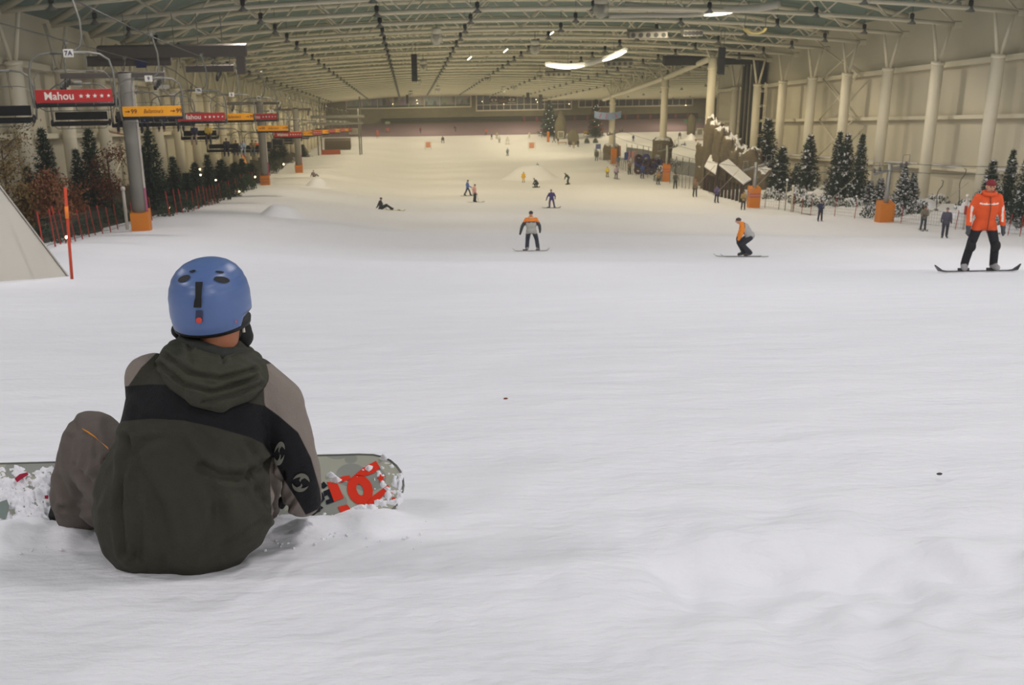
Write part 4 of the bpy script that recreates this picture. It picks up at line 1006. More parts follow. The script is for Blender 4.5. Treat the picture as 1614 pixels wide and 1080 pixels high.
def ringp(cx, cy, ro, ri, tl, a0, a1, n=18):
    def e(r, a): x, y = r[0]*math.cos(a), r[1]*math.sin(a); return (cx+x*math.cos(tl)-y*math.sin(tl), cy+x*math.sin(tl)+y*math.cos(tl))
    A = [a0+(a1-a0)*i/n for i in range(n+1)]
    return [[e(ro, A[i]), e(ro, A[i+1]), e(ri, A[i+1]), e(ri, A[i])] for i in range(n)]
red = M('red_print', (222, 54, 30), 0.4, 0.05); ink = M('black_print', (24, 26, 34), 0.4)
lg = on_board('red_lettering', [[(567, 590), (648, 604), (697, 715), (612, 748)], [(650, 785), (722, 766), (748, 800), (690, 868)], [(600, 585), (690, 548), (742, 540), (752, 572), (660, 600)]]
         + ringp(822, 652, (98, 118), (26, 46), -.35, 0, 2*math.pi) + [[(770, 545), (850, 480), (945, 428), (978, 482), (925, 525), (850, 548)], [(920, 700), (1040, 612), (1052, 642), (1010, 690), (940, 760), (860, 770)]], red)
lg['label'] = 'large red interlocked letters'
sr = [(985+(38 if i % 2 == 0 else 16)*math.cos(math.pi*i/5-.5), 563+(38 if i % 2 == 0 else 16)*math.sin(math.pi*i/5-.5)) for i in range(10)]
on_board('red_star', [[(985, 563), sr[i], sr[(i+1) % 10]] for i in range(10)], red)
on_board('red_speck', [[(1070, 712), (1095, 710), (1090, 738), (1072, 735)], [(1060, 672), (1075, 674), (1070, 686)]], red)
on_board('black_lettering', [[(505, 622), (542, 588), (572, 622), (540, 645)], [(538, 665), (585, 645), (622, 745), (562, 768), (556, 735), (590, 722), (572, 690), (546, 705)], [(455, 745), (478, 730), (500, 750), (520, 712), (500, 690), (530, 672), (552, 725), (500, 778)], [(428, 822), (450, 815), (470, 832), (516, 776), (540, 790), (452, 862)]], ink)
# snow sticking to the deck
rs = random.Random(5); b = MB()
def clump(px, py, rx, ry, h=.012):
    u, v = plane_uv(px, py); c = e1*u+e2*v; k = depth(Q0)/F_PX
    rot = Matrix((e1, e2, e3)).transposed()
    b.ball(c+e3*.001, (rx*k, ry*k*1.35, h), 9, 6, rot)
def crust(x0, x1, y0, y1, thr, amp, sd):
    nx, ny = max(6, int((x1-x0)/1.6)), max(6, int((y1-y0)/1.6)); base = len(b.v); hh = {}
    vs = []
    for i in range(nx+1):
        for j in range(ny+1):
            x, y = x0+(x1-x0)*i/nx, y0+(y1-y0)*j/ny; u, v = plane_uv(x, y)
            nz_ = noise.noise(Vector((x*.05, y*.07, sd)))+.6*noise.noise(Vector((x*.14, y*.18, sd)))+.35*noise.noise(Vector((x*.33, y*.36, sd)))-thr(x, y)
            hh[i, j] = nz_; vs.append(e1*u+e2*v+e3*(min(.022, max(-.002, nz_*amp))+.001))
    b.add(vs, [(i*(ny+1)+j, i*(ny+1)+j+1, (i+1)*(ny+1)+j+1, (i+1)*(ny+1)+j) for i in range(nx) for j in range(ny) if max(hh[i, j], hh[i+1, j], hh[i, j+1], hh[i+1, j+1]) > -.04])
for (x, y, rx, ry) in [(890, 485, 50, 24), (845, 500, 26, 14), (805, 551, 36, 15), (640, 575, 58, 15), (600, 540, 38, 12), (835, 800, 70, 38), (760, 826, 66, 34), (900, 790, 60, 34), (985, 740, 46, 36), (1040, 690, 26, 30), (1090, 600, 26, 40), (1130, 600, 14, 50), (1000, 410, 26, 8), (990, 482, 20, 7)]:
    X_, Y_ = C3(x, y); rx, ry = rx*.2, ry*.2
    crust(X_-rx*1.5, X_+rx*1.5, Y_-ry*1.6, Y_+ry*1.6, lambda a_, b_: 1.1*math.hypot((a_-X_)/rx, (b_-Y_)/ry)-.95, .016, x*.1)
crust(-90, 90, 738, 834, lambda x, y: -.25 if y > 745 else .15, .022, 2.0)
crust(425, 632, 785, 826, lambda x, y: (814-y)*.045+.12+(.25 if x > 600 else 0), .03, 7.0)
crust(590, 636, 730, 800, lambda x, y: .28-(x-600)*.004, .02, 9.0)
tag(b.build('clinging_snow', snow, bd_root, True), kind='stuff')
for poly in ([(26, 762), (34, 755), (46, 752), (48, 756), (38, 762), (30, 768)], [(73, 789), (79, 788), (79, 794), (74, 794)]): on_board('dark_red_print', [poly], M('dark_red_print', (150, 24, 50), .4), .024, False)
on_board('grey_green_print', [[(0, 800), (14, 795), (18, 806), (14, 822), (0, 826)]], M('grey_green_print', (120, 132, 126), .4), .024, False)
for x in (128, 404):
    u, v = plane_uv(x, 790); MB().box(e1*u+e2*.13+e3*.03, (.14, .24, .05), Matrix((e1, e2, e3)).transposed()).build('binding', M('black_binding', (26, 26, 28), .5), bd_root)
# loose crumbs of snow thrown up around him
b = MB()
for i in range(420):
    px, py = (rs.gauss(470, 40), rs.gauss(832, 12)) if i < 240 else ((rs.gauss(60, 60), rs.gauss(850, 10)) if i < 340 else (rs.uniform(30, 680), rs.gauss(842, 18)))
    p = hit(px, py); p.z = gz(p.x, p.y)+.004; r_ = rs.uniform(.0015, .0055); b.ball(p, (r_*1.3, r_, r_*.8), 6, 4)
tag(b.build('snow_crumbs', snow, None, True), 'loose crumbs of snow lying around the seated snowboarder', 'snow', kind='stuff')
# ================================================================== CHAIRLIFT
tubem = M('grey_lift_tube', (118, 118, 110), 0.5, 0.1, 3, metal=0.3); seatm = M('black_seat_pad', (24, 26, 28), 0.55, 0.15, 6)
LX_IN, LX_OUT = -10.3, -14.05
def rope_line(X, marks, tail, step, h_end):
    ys, hs = [], []
    for (px, py) in marks:                                       # measured chairs
        p = onX(px, py, X); ys.append(p.y); hs.append(p.z+p.y*TS)
    n = 0
    while ys[-1]+step < 232:
        n += 1; ys.append(ys[-1]+step); hs.append(hs[len(marks)-1]*max(0, 1-n/8)+h_end*min(1, n/8))
    return ys, hs
IN_Y, IN_H = rope_line(LX_IN, [(117, 151), (240, 175), (317, 184), (368, 184), (410, 184), (430, 202), (454, 212)], 0, 13.0, -.15)
OUT_Y, OUT_H = rope_line(LX_OUT, [(0, 187), (130, 192), (217, 195), (275, 194), (316, 216), (353, 236), (388, 237), (408, 236)], 0, 12.0, -.3)
def cable(name, x, ys, hs, up, label):
    Y = np.linspace(12, 236, 60); H = np.interp(Y, ys, hs)
    o = MB().tube([RP(x, y, h+up) for y, h in zip(Y, H)], 0.028, 6, False).build(name, M('steel_rope', (70, 70, 66), 0.5)); tag(o, label, 'cable')
cable('haul_rope', LX_IN, IN_Y, IN_H, 3.1, 'steel rope of the chairlift carrying chairs with advertising backs')
cable('haul_rope', LX_OUT, OUT_Y, OUT_H, 3.4, 'steel rope of the chairlift carrying the riders uphill')
redp = M('red_sign_paint', (176, 44, 44), 0.5, 0.06); yel = M('yellow_sign_paint', (232, 160, 30), 0.5, 0.06)
whit = M('white_letters', (225, 220, 208), 0.6, 0.02); brown = M('brown_letters', (110, 50, 24), 0.6, 0.02); plate_w = M('white_plate', (206, 204, 194), 0.6, 0.03); navy = M('navy_digits', (40, 44, 80), 0.6, 0.02)
def chair(label, group, sign, number):
    root = thing('lift_chair', label, 'lift chair', (0, 0, 0), 0, group)
    cx = -0.30
    MB().tube([(0, 0, 0.05), (0, 0, -.15), (.06, 0, -.40), (.14, 0, -.75), (.14, 0, -1.25), (.06, 0, -1.55), (-.12, 0, -1.70), (cx, 0, -1.75)], .035, 8).build('hanger', tubem, root, True)
    MB().box((0, 0, 0.02), (.10, .45, .14)).build('grip', tubem, root)
    pts = [(cx-1.24, .02, -3.45), (cx-1.27, -.04, -3.05), (cx-1.27, -.02, -2.35), (cx-1.18, 0, -1.98), (cx-.92, 0, -1.80), (cx-.6, 0, -1.75)]
    pts = pts+[(2*cx-x, y, z) for x, y, z in reversed(pts)]
    MB().tube(pts, .036, 8).build('bail', tubem, root, True)
    MB().tube([(cx-.55, 0, -1.75), (cx+.55, 0, -1.75)], .052, 8).build('cross_bar', tubem, root, True)
    pts = [(cx-1.0, .30, -3.62), (cx-1.16, .26, -3.50), (cx-1.18, .10, -3.1), (cx-1.16, -.02, -2.55), (cx-1.02, -.03, -2.34), (cx-.8, -.03, -2.30)]
    pts = pts+[(2*cx-x, y, z) for x, y, z in reversed(pts)]
    MB().tube(pts+[pts[0]], .014, 6, False).build('safety_bar', tubem, root, True)
    for q in (-.5, .5): MB().tube([(cx+q, 0, -1.78), (cx+q, -.01, -2.2), (cx+q-.05, -.03, -2.38)], .013, 5).build('stay', tubem, root, True)
    MB().box((cx, .06, -3.12), (2.2, .06, .34)).build('backrest', seatm, root)
    MB().box((cx, .30, -3.40), (2.3, .46, .10)).build('seat', seatm, root)
    for q in (-1.22, 1.22): MB().tube(arc((cx+q, .26, -3.37), .13, 0, 2*math.pi, 12, (0, 1, 0), (0, 0, 1)), .03, 6, False).build('armrest', seatm, root, True)
    for q in (-.55, 0, .55): MB().tube([(cx+q, .05, -3.25), (cx+q, .12, -3.55), (cx+q, .34, -3.62)], .016, 5).build('foot_peg', tubem, root, True)
    pl = MB().box((cx, -.06, -1.75), (.30, .03, .24)).build('number_plate', plate_w, root)
    if number:
        t = obj('digits', text_mesh(number, .20, navy, bold=.004), pl); t.location = (cx, -.08, -1.75); t.rotation_euler = (R(90), 0, 0)
    if sign:
        sg = MB().box((cx, -.03, -3.08), (2.34, .04, .40)).build('sign_panel', redp if sign == 'red' else yel, root)
        if sign == 'red':
            t = obj('lettering', text_mesh('Mahou', .34, whit, bold=.005, width=.88), sg); t.location = (cx-.45, -.055, -3.08); t.rotation_euler = (R(90), 0, 0)
            for i in range(5):
                s_ = .085*(1-.09*abs(i-1)); c = (cx+.22+.21*i, -.056, -3.08)
                P = [(c[0]+(s_ if k % 2 == 0 else s_*.42)*math.sin(math.pi*k/5), c[1], c[2]+(s_ if k % 2 == 0 else s_*.42)*math.cos(math.pi*k/5)) for k in range(10)]
                MB().add(P+[c], [(k, (k+1) % 10, 10) for k in range(10)]).build('star', whit, sg)
        else:
            t = obj('lettering', text_mesh("Ballantine's", .24, brown, shear=.35, width=.78), sg); t.location = (cx+.04, -.055, -3.08); t.rotation_euler = (R(90), 0, 0)
            for q in (-1.0, .80):
                MB().box((cx+q, -.055, -3.08), (.14, .01, .03)).build('arrow_shaft', brown, sg)
                MB().add([(cx+q+.05, -.056, -3.02), (cx+q+.05, -.056, -3.14), (cx+q+.13, -.056, -3.08)], [(0, 1, 2)]).build('arrow_head', brown, sg)
                t = obj('mark', text_mesh('99', .25, brown, bold=.004), sg); t.location = (cx+q+.28, -.055, -3.08); t.rotation_euler = (R(90), 0, 0)
    return root
nums = ['7A', '9', '1', '5', '5', '3', '2', '8', '6', '4', '2', '3', '9', '1', '7']
ch_red = chair('empty lift chair with a red advertising back', 'lift chairs with red backs', 'red', '')
ch_yel = chair('empty lift chair with a yellow advertising back', 'lift chairs with yellow backs', 'yellow', '')
ch_blk = chair('plain black lift chair coming uphill with nobody on it', 'plain empty lift chairs coming uphill', None, '')
used = set()
def put_chair(proto, loc, rz, number, label=None, group=None):
    if proto not in used: used.add(proto); c = proto; c.location = loc; c.rotation_euler = (0, 0, rz)
    else: c = dup(proto, loc, rz)
    if label: c['label'] = label
    if group: c['group'] = group
    elif label and 'group' in c: del c['group']
    if number:
        pl = [x for x in c.children if x.name.startswith('number_plate')][0]
        t = obj('digits', text_mesh(number, .20, navy, bold=.004), pl); t.location = (-.30, -.08, -1.75); t.rotation_euler = (R(90), 0, 0)
    return c
for i, (y, h) in enumerate(zip(IN_Y, IN_H)):
    cl = 'red' if i % 2 == 0 else 'yellow'
    put_chair(ch_red if i % 2 == 0 else ch_yel, RP(LX_IN+.30, y, h+3.08), 0, nums[i % 15] if i < 9 else '', {0: 'empty red-backed lift chair with plate 7A, clear of the pylon', 1: 'empty yellow-backed lift chair passing the first grey pylon', 2: 'empty red-backed lift chair right after the yellow-backed one at pylon', 3: 'empty yellow-backed lift chair below the dark gantry beam', 4: 'empty red-backed lift chair just above the dip in the rope'}.get(i, 'distant empty lift chair with a '+cl+' advertising back'), 'distant lift chairs with '+cl+' backs' if i > 4 else 'lift chairs with advertising backs')
RIDERS = {2: [(-.75, (62, 58, 58), (40, 42, 52), (60, 50, 46), 'chairlift rider in dark grey with a pale board on his feet'), (.45, (112, 136, 190), (36, 40, 52), (70, 52, 44), 'chairlift rider in a light blue jacket')],
          3: [(-.7, (120, 116, 124), (40, 42, 56), (70, 56, 50), 'chairlift rider in a grey jacket behind the yellow sign'), (.45, (50, 48, 56), (40, 40, 50), (56, 46, 42), 'chairlift rider in black hidden behind red sign')],
          4: [(-.35, (52, 54, 78), (160, 146, 130), (62, 46, 40), 'chairlift rider in navy with beige trousers'), (.6, (206, 176, 80), (60, 58, 60), (70, 50, 40), 'chairlift rider in a yellow jacket')],
          5: [(.25, (40, 42, 50), (36, 38, 46), (54, 42, 38), 'chairlift rider dressed all in black, sitting alone')],
          6: [(-.8, (70, 68, 72), (60, 60, 80), (60, 50, 46), 'chairlift rider in charcoal beside one in pale blue'), (-.2, (150, 168, 190), (150, 160, 176), (130, 140, 150), 'chairlift rider in pale blue from head to foot'), (.6, (120, 104, 76), (80, 90, 96), (66, 52, 44), 'chairlift rider in olive brown with grey trousers')],
          7: [(-.2, (200, 100, 50), (70, 70, 80), (60, 90, 170), 'chairlift rider in orange with a blue helmet'), (.55, (70, 70, 66), (60, 60, 60), (190, 180, 150), 'chairlift rider in dark clothes with a pale hat')]}
words = {2: 'third', }
for i, (y, h) in enumerate(zip(OUT_Y, OUT_H)):
    rid = RIDERS.get(i)
    lab = None
    if rid: lab = 'black lift chair carrying the '+rid[0][4].replace('chairlift ', '')
    cpos = RP(LX_OUT, y, h+3.4)
    put_chair(ch_blk, cpos+Vector((-.30, 0, 0)), math.pi, '', lab)
    for (dx, ja, tr_, ha, lb) in (rid or []):
        p = cpos+Vector((dx, -.12, -3.33))
        person(lb, p, math.pi, 1.68, 'chair', ja, tr_, ha, voxel=0.032, boot=(150, 110, 90) if dx < 0 else (60, 56, 54))
        if i == 2 and dx < 0:
            b_ = thing('snowboard', 'pale orange board hanging from the boots of a chairlift rider', 'snowboard', p+Vector((.05, -.52, -.47))); b_.rotation_euler = (R(10), 0, R(84))
            plate(1.45, .28, .10, .02, .85).build('deck', M('board_pale_orange', (206, 160, 130), .4), b_)
        if i == 6 and abs(dx+.2) < .01:
            b_ = thing('snowboard', 'orange board hanging from the rider in pale blue', 'snowboard', p+Vector((.0, -.5, -.52))); b_.rotation_euler = (R(50), R(10), R(40))
            plate(1.3, .28, .10, .02, .85).build('deck', M('board_orange', (222, 150, 80), .4), b_)
gm_ = M('dark_grey_steel', (86, 80, 74), .6, .12, 1.0)
# ---- lift pylons
conc = M('grey_pylon_paint', (128, 126, 118), 0.6, 0.12, 1.5); orp = M('orange_padding', (204, 122, 34), 0.6, 0.08, 2); blu = M('blue_band_print', (96, 86, 130), 0.6)
def sheaves(root, x, z, n=4):
    MB().box((x, 0, z+.22), (.08, 1.6, .16)).build('sheave_frame', tubem, root)
    for k in range(n): MB().lathe([(.05, -.05), (.17, -.05), (.17, .05), (.05, .05)], 12, (x, -.6+1.2*k/(n-1), z+.10), Matrix.Rotation(R(90), 3, 'Y')).build('sheave', M('black_wheel', (30, 30, 30), .6), root, True)
def pylon(x, y, ht, r, label, arm=True, padh=.95):
    root = thing('lift_pylon', label, 'pylon', (x, y, gz(x, y)-.15))
    MB().lathe([(r, 0), (r*.93, ht)], 20).build('shaft', conc, root, True)
    pd = MB().box((0, -.02, padh/2+.1), (r*2.25, r*2.25, padh)).build('padding', orp, root)
    for z in ((.45, .7) if 'banded' in label else ()): MB().box((0, -.02, padh*z+.1), (r*2.27, r*2.27, .04)).build('band', blu, pd)
    MB().box((r*.98, -.14, ht*.42), (.07, .07, ht*.60)).build('cable_tray', M('white_tray', (196, 190, 180), .6), root)
    MB().box((r*1.0, -.15, ht*.22), (.075, .08, ht*.16)).build('pink_tape', M('pink_tape', (170, 90, 120), .6), root)
    if arm:
        MB().box((-.5, 0, ht-.1), (4.2, .22, .2)).build('cross_arm', gm_, root)
        sheaves(root, LX_IN-x, ht-.55); sheaves(root, LX_OUT-x, ht-.55)
    return root
pylon(-11.6, 57.3, 7.0, .33, 'grey lift pylon with plain orange padding beside the fir trees')
pylon(-11.9, 110.3, 7.1, .33, 'second grey lift pylon with banded orange padding at the fence')
pylon(-11.6, 141.0, 7.0, .34, 'third grey lift pylon further down with banded orange padding')
# gantry holding the return sheaves
root = thing('lift_gantry', 'dark grey steel gantry across the chairlift hung from the roof', 'gantry', RP(-12.6, 76.0, 4.5))
gm_ = M('dark_grey_steel', (86, 80, 74), .6, .12, 1.0); o0 = RP(-12.6, 76.0, 4.5)
MB().box((-.1, 0, 0), (8.0, .55, .62)).build('cross_beam', gm_, root)
MB().box((-2.6, .6, -.62), (4.6, .4, .5)).build('lower_beam', gm_, root)
MB().box((3.55, 0, -.75), (.45, .5, 1.1)).build('drop_post', gm_, root)
MB().box((1.8, .35, -1.05), (2.6, .35, .34)).build('sheave_beam', gm_, root)
for k in range(5): MB().tube([(-2.6+1.3*k, .1, .3), (-2.6+1.3*k, .1, 2.0)], .025, 5).build('hanger_rod', tubem, root)
for k in range(4): MB().tube([(.2+.9*k, .3, -1.0), (.2+.9*k, .3, .3)], .03, 5).build('drop_rod', tubem, root)
for k in range(5): MB().lathe([(.05, -.05), (.18, -.05), (.18, .05), (.05, .05)], 12, (2.3, -.8+.4*k, -1.35), Matrix.Rotation(R(90), 3, 'Y')).build('sheave', M('black_wheel', (30, 30, 30), .6), root, True)
MB().tube([(-.75, .3, -.9), (-.75, .3, -1.75)], .09, 8).build('ram', M('bright_steel', (190, 190, 186), .3, metal=.6), root, True)
MB().box((-1.9, .25, -.72), (.55, .1, .42)).build('blue_panel', M('navy_panel', (40, 50, 92), .5), root)
MB().box((-.9, .2, -2.0), (.8, .04, .2)).build('white_notice', plate_w, root)
# lower station at the far end of the lift
root = thing('lift_station', 'grey machinery frame of the lower lift station in the haze', 'lift station', RP(-11.8, 228, 0)); o0 = RP(-11.8, 228, 0)
for dx in (-3.5, 3.5):
    for dy in (0, 9): MB().tube([(dx, dy, -5-dy*TS), (dx, dy, 3.4)], .11, 8).build('post', tubem, root, True)
MB().box((0, 0, 2.1), (9.0, .4, .4)).build('beam', tubem, root); MB().box((0, 0, .9), (8.5, .3, .3)).build('beam', tubem, root)
MB().box((-1.5, 2.0, -4.6), (3.2, .3, .9)).build('barrier', M('orange_barrier', (170, 84, 50), .7), root)
MB().box((-.5, 6.0, -4.2), (4.5, 2.0, 1.6)).build('cabin', M('brown_cabin', (98, 88, 72), .8, .2), root)
# ================================================================== TREES, ROCKS AND FENCES
firm = M('dark_fir_needles', (34, 52, 38), 0.8, 0.45, 2.5); bark = M('brown_bark', (70, 56, 42), 0.9, 0.3, 6)
def fir(seed, H=4.0, Rm=0.95, snowp=0.0):
    rs = random.Random(seed); f = MB(); s = MB(); t = 0.07
    def tuft(b, p, d, L, wd, n=5):
        d = d.normalized(); u = d.cross(Vector((0, 0, 1))).normalized(); v = u.cross(d)
        for k in range(n):
            a = 2*math.pi*(k+rs.random())/n; q = (u*math.cos(a)+v*math.sin(a)); e = (d*.75+q*.75).normalized(); sd = e.cross(d).normalized()
            b.add([p-sd*wd, p+sd*wd, p+e*L+sd*wd*.3, p+e*L-sd*wd*.3], [(0, 1, 2, 3)])
    while t < 0.985:
        z = H*t; r = Rm*(1-t)**0.82*rs.uniform(.86, 1.1)+.05; n = max(5, int(6+8*(1-t)))
        for k in range(n):
            a = 2*math.pi*(k+rs.random()*.8)/n; dr = rs.uniform(.72, 1.08)*r; up = rs.uniform(-.28, .05)
            for j in range(max(1, int(2+dr*3.4))):
                q = (j+.6)/max(1, int(2+dr*3.4)); rr = dr*q
                p = Vector((math.cos(a)*rr, math.sin(a)*rr, z+up*rr+.10*q*q)); L = (.17+.10*(1-t))*rs.uniform(.8, 1.2)
                d = Vector((math.cos(a), math.sin(a), rs.uniform(-.35, .35)))
                tuft(f, p, d, L, .028)
                if snowp and rs.random() < snowp: tuft(s, p+Vector((0, 0, .07)), d+Vector((0, 0, .4)), L*.75, .035, 4)
        t += .040+.02*(1-t)
    tuft(f, Vector((0, 0, H*.97)), Vector((0, .01, 1)), .25, .03, 5)
    tr = MB().tube([(0, 0, -.2), (0, 0, H*.95)], [.08, .012], 8)
    return f.mesh('foliage', firm), tr.mesh('trunk', bark), (s.mesh('snow', snow) if snowp else None)
FIRS = [fir(1), fir(2, Rm=1.1), fir(3, Rm=.8)]; SFIRS = [fir(4, snowp=.16), fir(5, Rm=1.05, snowp=.14), fir(6, Rm=.9, snowp=.60)]
LEFTL = set()
def put_fir(px, top, bot, width, kind, label, group=None, D=None, x=None):
    """a fir whose stem meets the ground at pixel row bot"""
    p = hit(px, bot) if D is None else pt(px, bot, D)
    if x is not None: p = onX(px, bot, x)
    Dp = depth(p); H = (bot-top)*Dp/F_PX/.955; W = width*Dp/F_PX
    if p.x > 20 and p.x+W*.65 > 34.4: p = p*((34.4-W*.65)/p.x); Dp = depth(p); H = (bot-top)*Dp/F_PX/.955; W = width*Dp/F_PX
    g = gz(p.x, p.y)
    fm, tm, sm2 = kind
    root = thing('fir_tree', label, 'fir tree', (p.x, p.y, min(p.z, p.z)), rnd.uniform(0, 6.28), group)
    rbase = max(abs(v.co.x) for v in fm.vertices)
    k_ = 1.35 if label in LEFTL else 1.2
    root.scale = (W/2/rbase*k_, W/2/rbase*k_, H/4.1)
    fo = obj('foliage', fm, root); fo['kind'] = 'stuff'; obj('trunk', tm, root)
    if sm2: so = obj('snow', sm2, root); so['kind'] = 'stuff'
    # stem down to the ground
    if p.z > g+.05: MB().tube([(0, 0, (g-p.z)/root.scale[2]-.1), (0, 0, .1)], .09, 8).build('trunk', bark, root)
    return root
GL, GR = 'green firs along the left wall', 'snowy firs along the right wall'
for i, (px, top, bot, wd, kd, lb) in enumerate([
    (57, 262, 372, 52, 1, 'short green fir tucked among the brown autumn trees'), (86, 203, 362, 58, 0, 'tall slim green fir rising behind brown autumn trees'),
    (134, 235, 358, 46, 0, 'green fir standing close beside a taller one before pylon'), (156, 204, 356, 58, 1, 'tall broad green fir next to the red-brown tree'),
    (247, 206, 350, 60, 1, 'tall bushy green fir right beside the first grey pylon'), (233, 232, 348, 36, 2, 'thin green fir between the pylon and bushy fir'),
    (281, 247, 346, 44, 0, 'green fir with a bare tip along the left wall'), (299, 272, 340, 34, 2, 'small green fir in the row of left wall firs'),
    (313, 256, 338, 44, 1, 'dense green fir hung with tiny lights'), (333, 243, 330, 36, 0, 'narrow tall green fir below the lift riders'),
    (353, 252, 326, 54, 1, 'wide dark green fir below the lift rider in black'), (374, 256, 318, 40, 1, 'dark green fir against the wide dark one'),
    (385, 250, 308, 34, 0, 'dark green fir just before the second pylon'), (398, 258, 302, 34, 2, 'small dark fir close beside the second pylon'),
    (433, 222, 272, 26, 0, 'fir with drooping tip behind the second pylon'), (446, 222, 268, 30, 1, 'dark fir between second and third pylons'), (478, 228, 254, 22, 1, 'far dark fir just past the third pylon')]):
    p0 = hit(px, bot); D = depth(p0); LEFTL.add(lb)
    root = put_fir(px, top, bot-4, wd, FIRS[kd], lb, GL, D=D+min(22.0, (1.5 if px < 265 else 2.5)/((643-px)/2150)))
for (px, top, bot, wd, kd, lb) in [
    (1204, 188, 296, 48, 0, 'tall broad fir beside the rock cliff'), (1228, 232, 300, 32, 1, 'dark fir close against the tall broad one by cliff'), (1228.5, 231, 312, 40, 0, 'dense fir behind the lamp posts'),
    (1271, 213, 300, 40, 0, 'slender fir standing alone against the cream wall'), (1252, 258, 302, 26, 1, 'small fir at the foot of the slender lone fir'), (1314, 208, 322, 46, 1, 'tall fir first in a trio by the wall'), (1327, 212, 318, 40, 0, 'tall fir in the middle of a trio by wall'),
    (1350, 212, 318, 42, 1, 'tall fir last in a trio with a bent tip'), (1367, 284, 336, 36, 2, 'small snow-crusted fir beside the plain orange mast'), (1384, 280, 330, 34, 2, 'small snow-crusted fir behind the plain orange mast'), (1419, 262, 340, 38, 2, 'snow-crusted fir next to the plain orange mast'),
    (1434, 272, 338, 34, 2, 'heavily snowed fir beyond the plain orange mast'), (1554, 252, 345, 40, 0, 'fir with a white tip behind the man in orange'), (1582, 236, 348, 44, 1, 'fir with knobbly top behind the man in orange'), (1612, 221, 352, 46, 0, 'tallest snowy fir cut off by the frame edge')]:
    p0 = hit(px, bot); put_fir(px, top, bot-2, wd, SFIRS[kd], lb, GR, D=depth(p0)+0.6)
# autumn trees
def autumn(seed, H, colr, nm, lean=0.0):
    rs = random.Random(seed); st = MB(); lf = MB(); tips = []
    top = Vector((lean, 0, H*.8)); st.tube([(0, 0, -.2), (lean*.4, .05, H*.4), top], [.07, .05, .02], 7)
    for k in range(9):
        a = rs.uniform(0, 6.28); z = H*rs.uniform(.25, .78); b0 = Vector((lean*z/H, 0, z)); e = b0+Vector((math.cos(a), math.sin(a), .55))*H*rs.uniform(.12, .24)
        st.tube([b0, (b0+e)/2+Vector((0, 0, .04)), e], [.03, .02, .008], 5); tips += [e, (b0+e)/2]
    tips.append(top)
    for tip in tips:
        for k in range(70):
            c = tip+Vector((rs.gauss(0, 1), rs.gauss(0, 1), rs.gauss(0, .8)))*H*.072; s_ = rs.uniform(.045, .085)
            u = Vector((rs.gauss(0, 1), rs.gauss(0, 1), rs.gauss(0, 1))).normalized(); v = u.orthogonal().normalized()
            lf.add([c-u*s_, c+v*s_*.6, c+u*s_, c-v*s_*.6], [(0, 1, 2, 3)])
    return lf.mesh('leaves', M(nm, colr, .8, .55, 1.6)), st.mesh('trunk', bark)
for (px, top, bot, colr, nm, lb, sd) in [(22, 205, 372, (112, 92, 52), 'ochre_leaves', 'ochre-leaved tree half hidden behind the white ramp', 11), (62, 285, 380, (104, 84, 46), 'olive_brown_leaves', 'olive-brown bushy tree beside the white ramp', 12),
        (94, 265, 384, (112, 72, 44), 'rust_leaves', 'rust-brown leafy tree behind the orange-red marker pole', 13), (112, 275, 378, (112, 72, 44), 'rust_leaves', 'second rust-brown tree next to the marker pole', 14), (180, 225, 350, (120, 76, 54), 'red_brown_leaves', 'thin tree with clumps of red-brown leaves beside pylon', 15)]:
    p0 = hit(px, bot); p = pt(px, bot-3, depth(p0)+2.0); H = (bot-top)*depth(p)/F_PX/.955
    lm, tm = autumn(sd, H, colr, nm)
    root = thing('autumn_tree', lb, 'tree', p, rnd.uniform(0, 6)); l_ = obj('leaves', lm, root); l_['kind'] = 'stuff'; obj('trunk', tm, root)
    g = gz(p.x, p.y)
    if p.z > g+.05: MB().tube([(0, 0, g-p.z-.1), (0, 0, 0)], .07, 7).build('trunk', bark, root)
# planted banks behind the fences: earth, boulders, low bushes
def bank(name, pts_in, pts_out, up, m, label):
    b = MB(); n = len(pts_in); rows = 6
    vs = []
    for k in range(rows):
        t = k/(rows-1)
        for a, c in zip(pts_in, pts_out):
            x, y = a[0]*(1-t)+c[0]*t, a[1]*(1-t)+c[1]*t
            vs.append((x, y, gz(x, y)-.08+up*math.sin(t*math.pi*.5)+.25*noise.noise(Vector((x*.8, y*.8, 1)))*min(1, t*3)))
    b.add(vs, [(k*n+j, k*n+j+1, (k+1)*n+j+1, (k+1)*n+j) for k in range(rows-1) for j in range(n-1)])
    o = b.build('floor', m, None, True); struct(o); tag(o, label, 'bank'); return o
FL = [hit(*q) for q in ((70, 396), (86, 390), (118, 381), (155, 370), (190, 360), (235, 349), (270, 341), (310, 331), (345, 318), (375, 306), (400, 294), (425, 278), (445, 266), (462, 256), (478, 246))]
fl = [(p.x, p.y) for p in FL]; fl = [(fl[0][0]-1.5, fl[0][1]-8)]+fl
bank('planted_bank', [(x-.5, y+.3) for x, y in fl], [(XL-.3, y+2) for x, y in fl], .9, M('dark_bank_earth', (62, 60, 46), .95, .4, 1.2, bump=.6, bscale=4), 'dark planted bank between the left fence and wall')
FR = [hit(*q) for q in ((1614, 373), (1575, 368), (1530, 364), (1480, 359), (1443, 355), (1400, 350), (1350, 345), (1300, 340), (1250, 334), (1205, 328), (1160, 318), (1120, 306), (1095, 296))]
fr = [(p.x, p.y) for p in FR]; fr = [(fr[0][0]+.3, fr[0][1]-7)]+fr
bank('snow_bank', [(x+.3, y+.3) for x, y in fr], [(XR+.6, y+3) for x, y in fr], .8, snowy_mat('bank_snow_earth', (84, 80, 66), .38), 'snow-dusted planted bank between the right fence and wall')
bushm = M('green_bush_leaves', (58, 72, 52), .85, .5, 2.0)
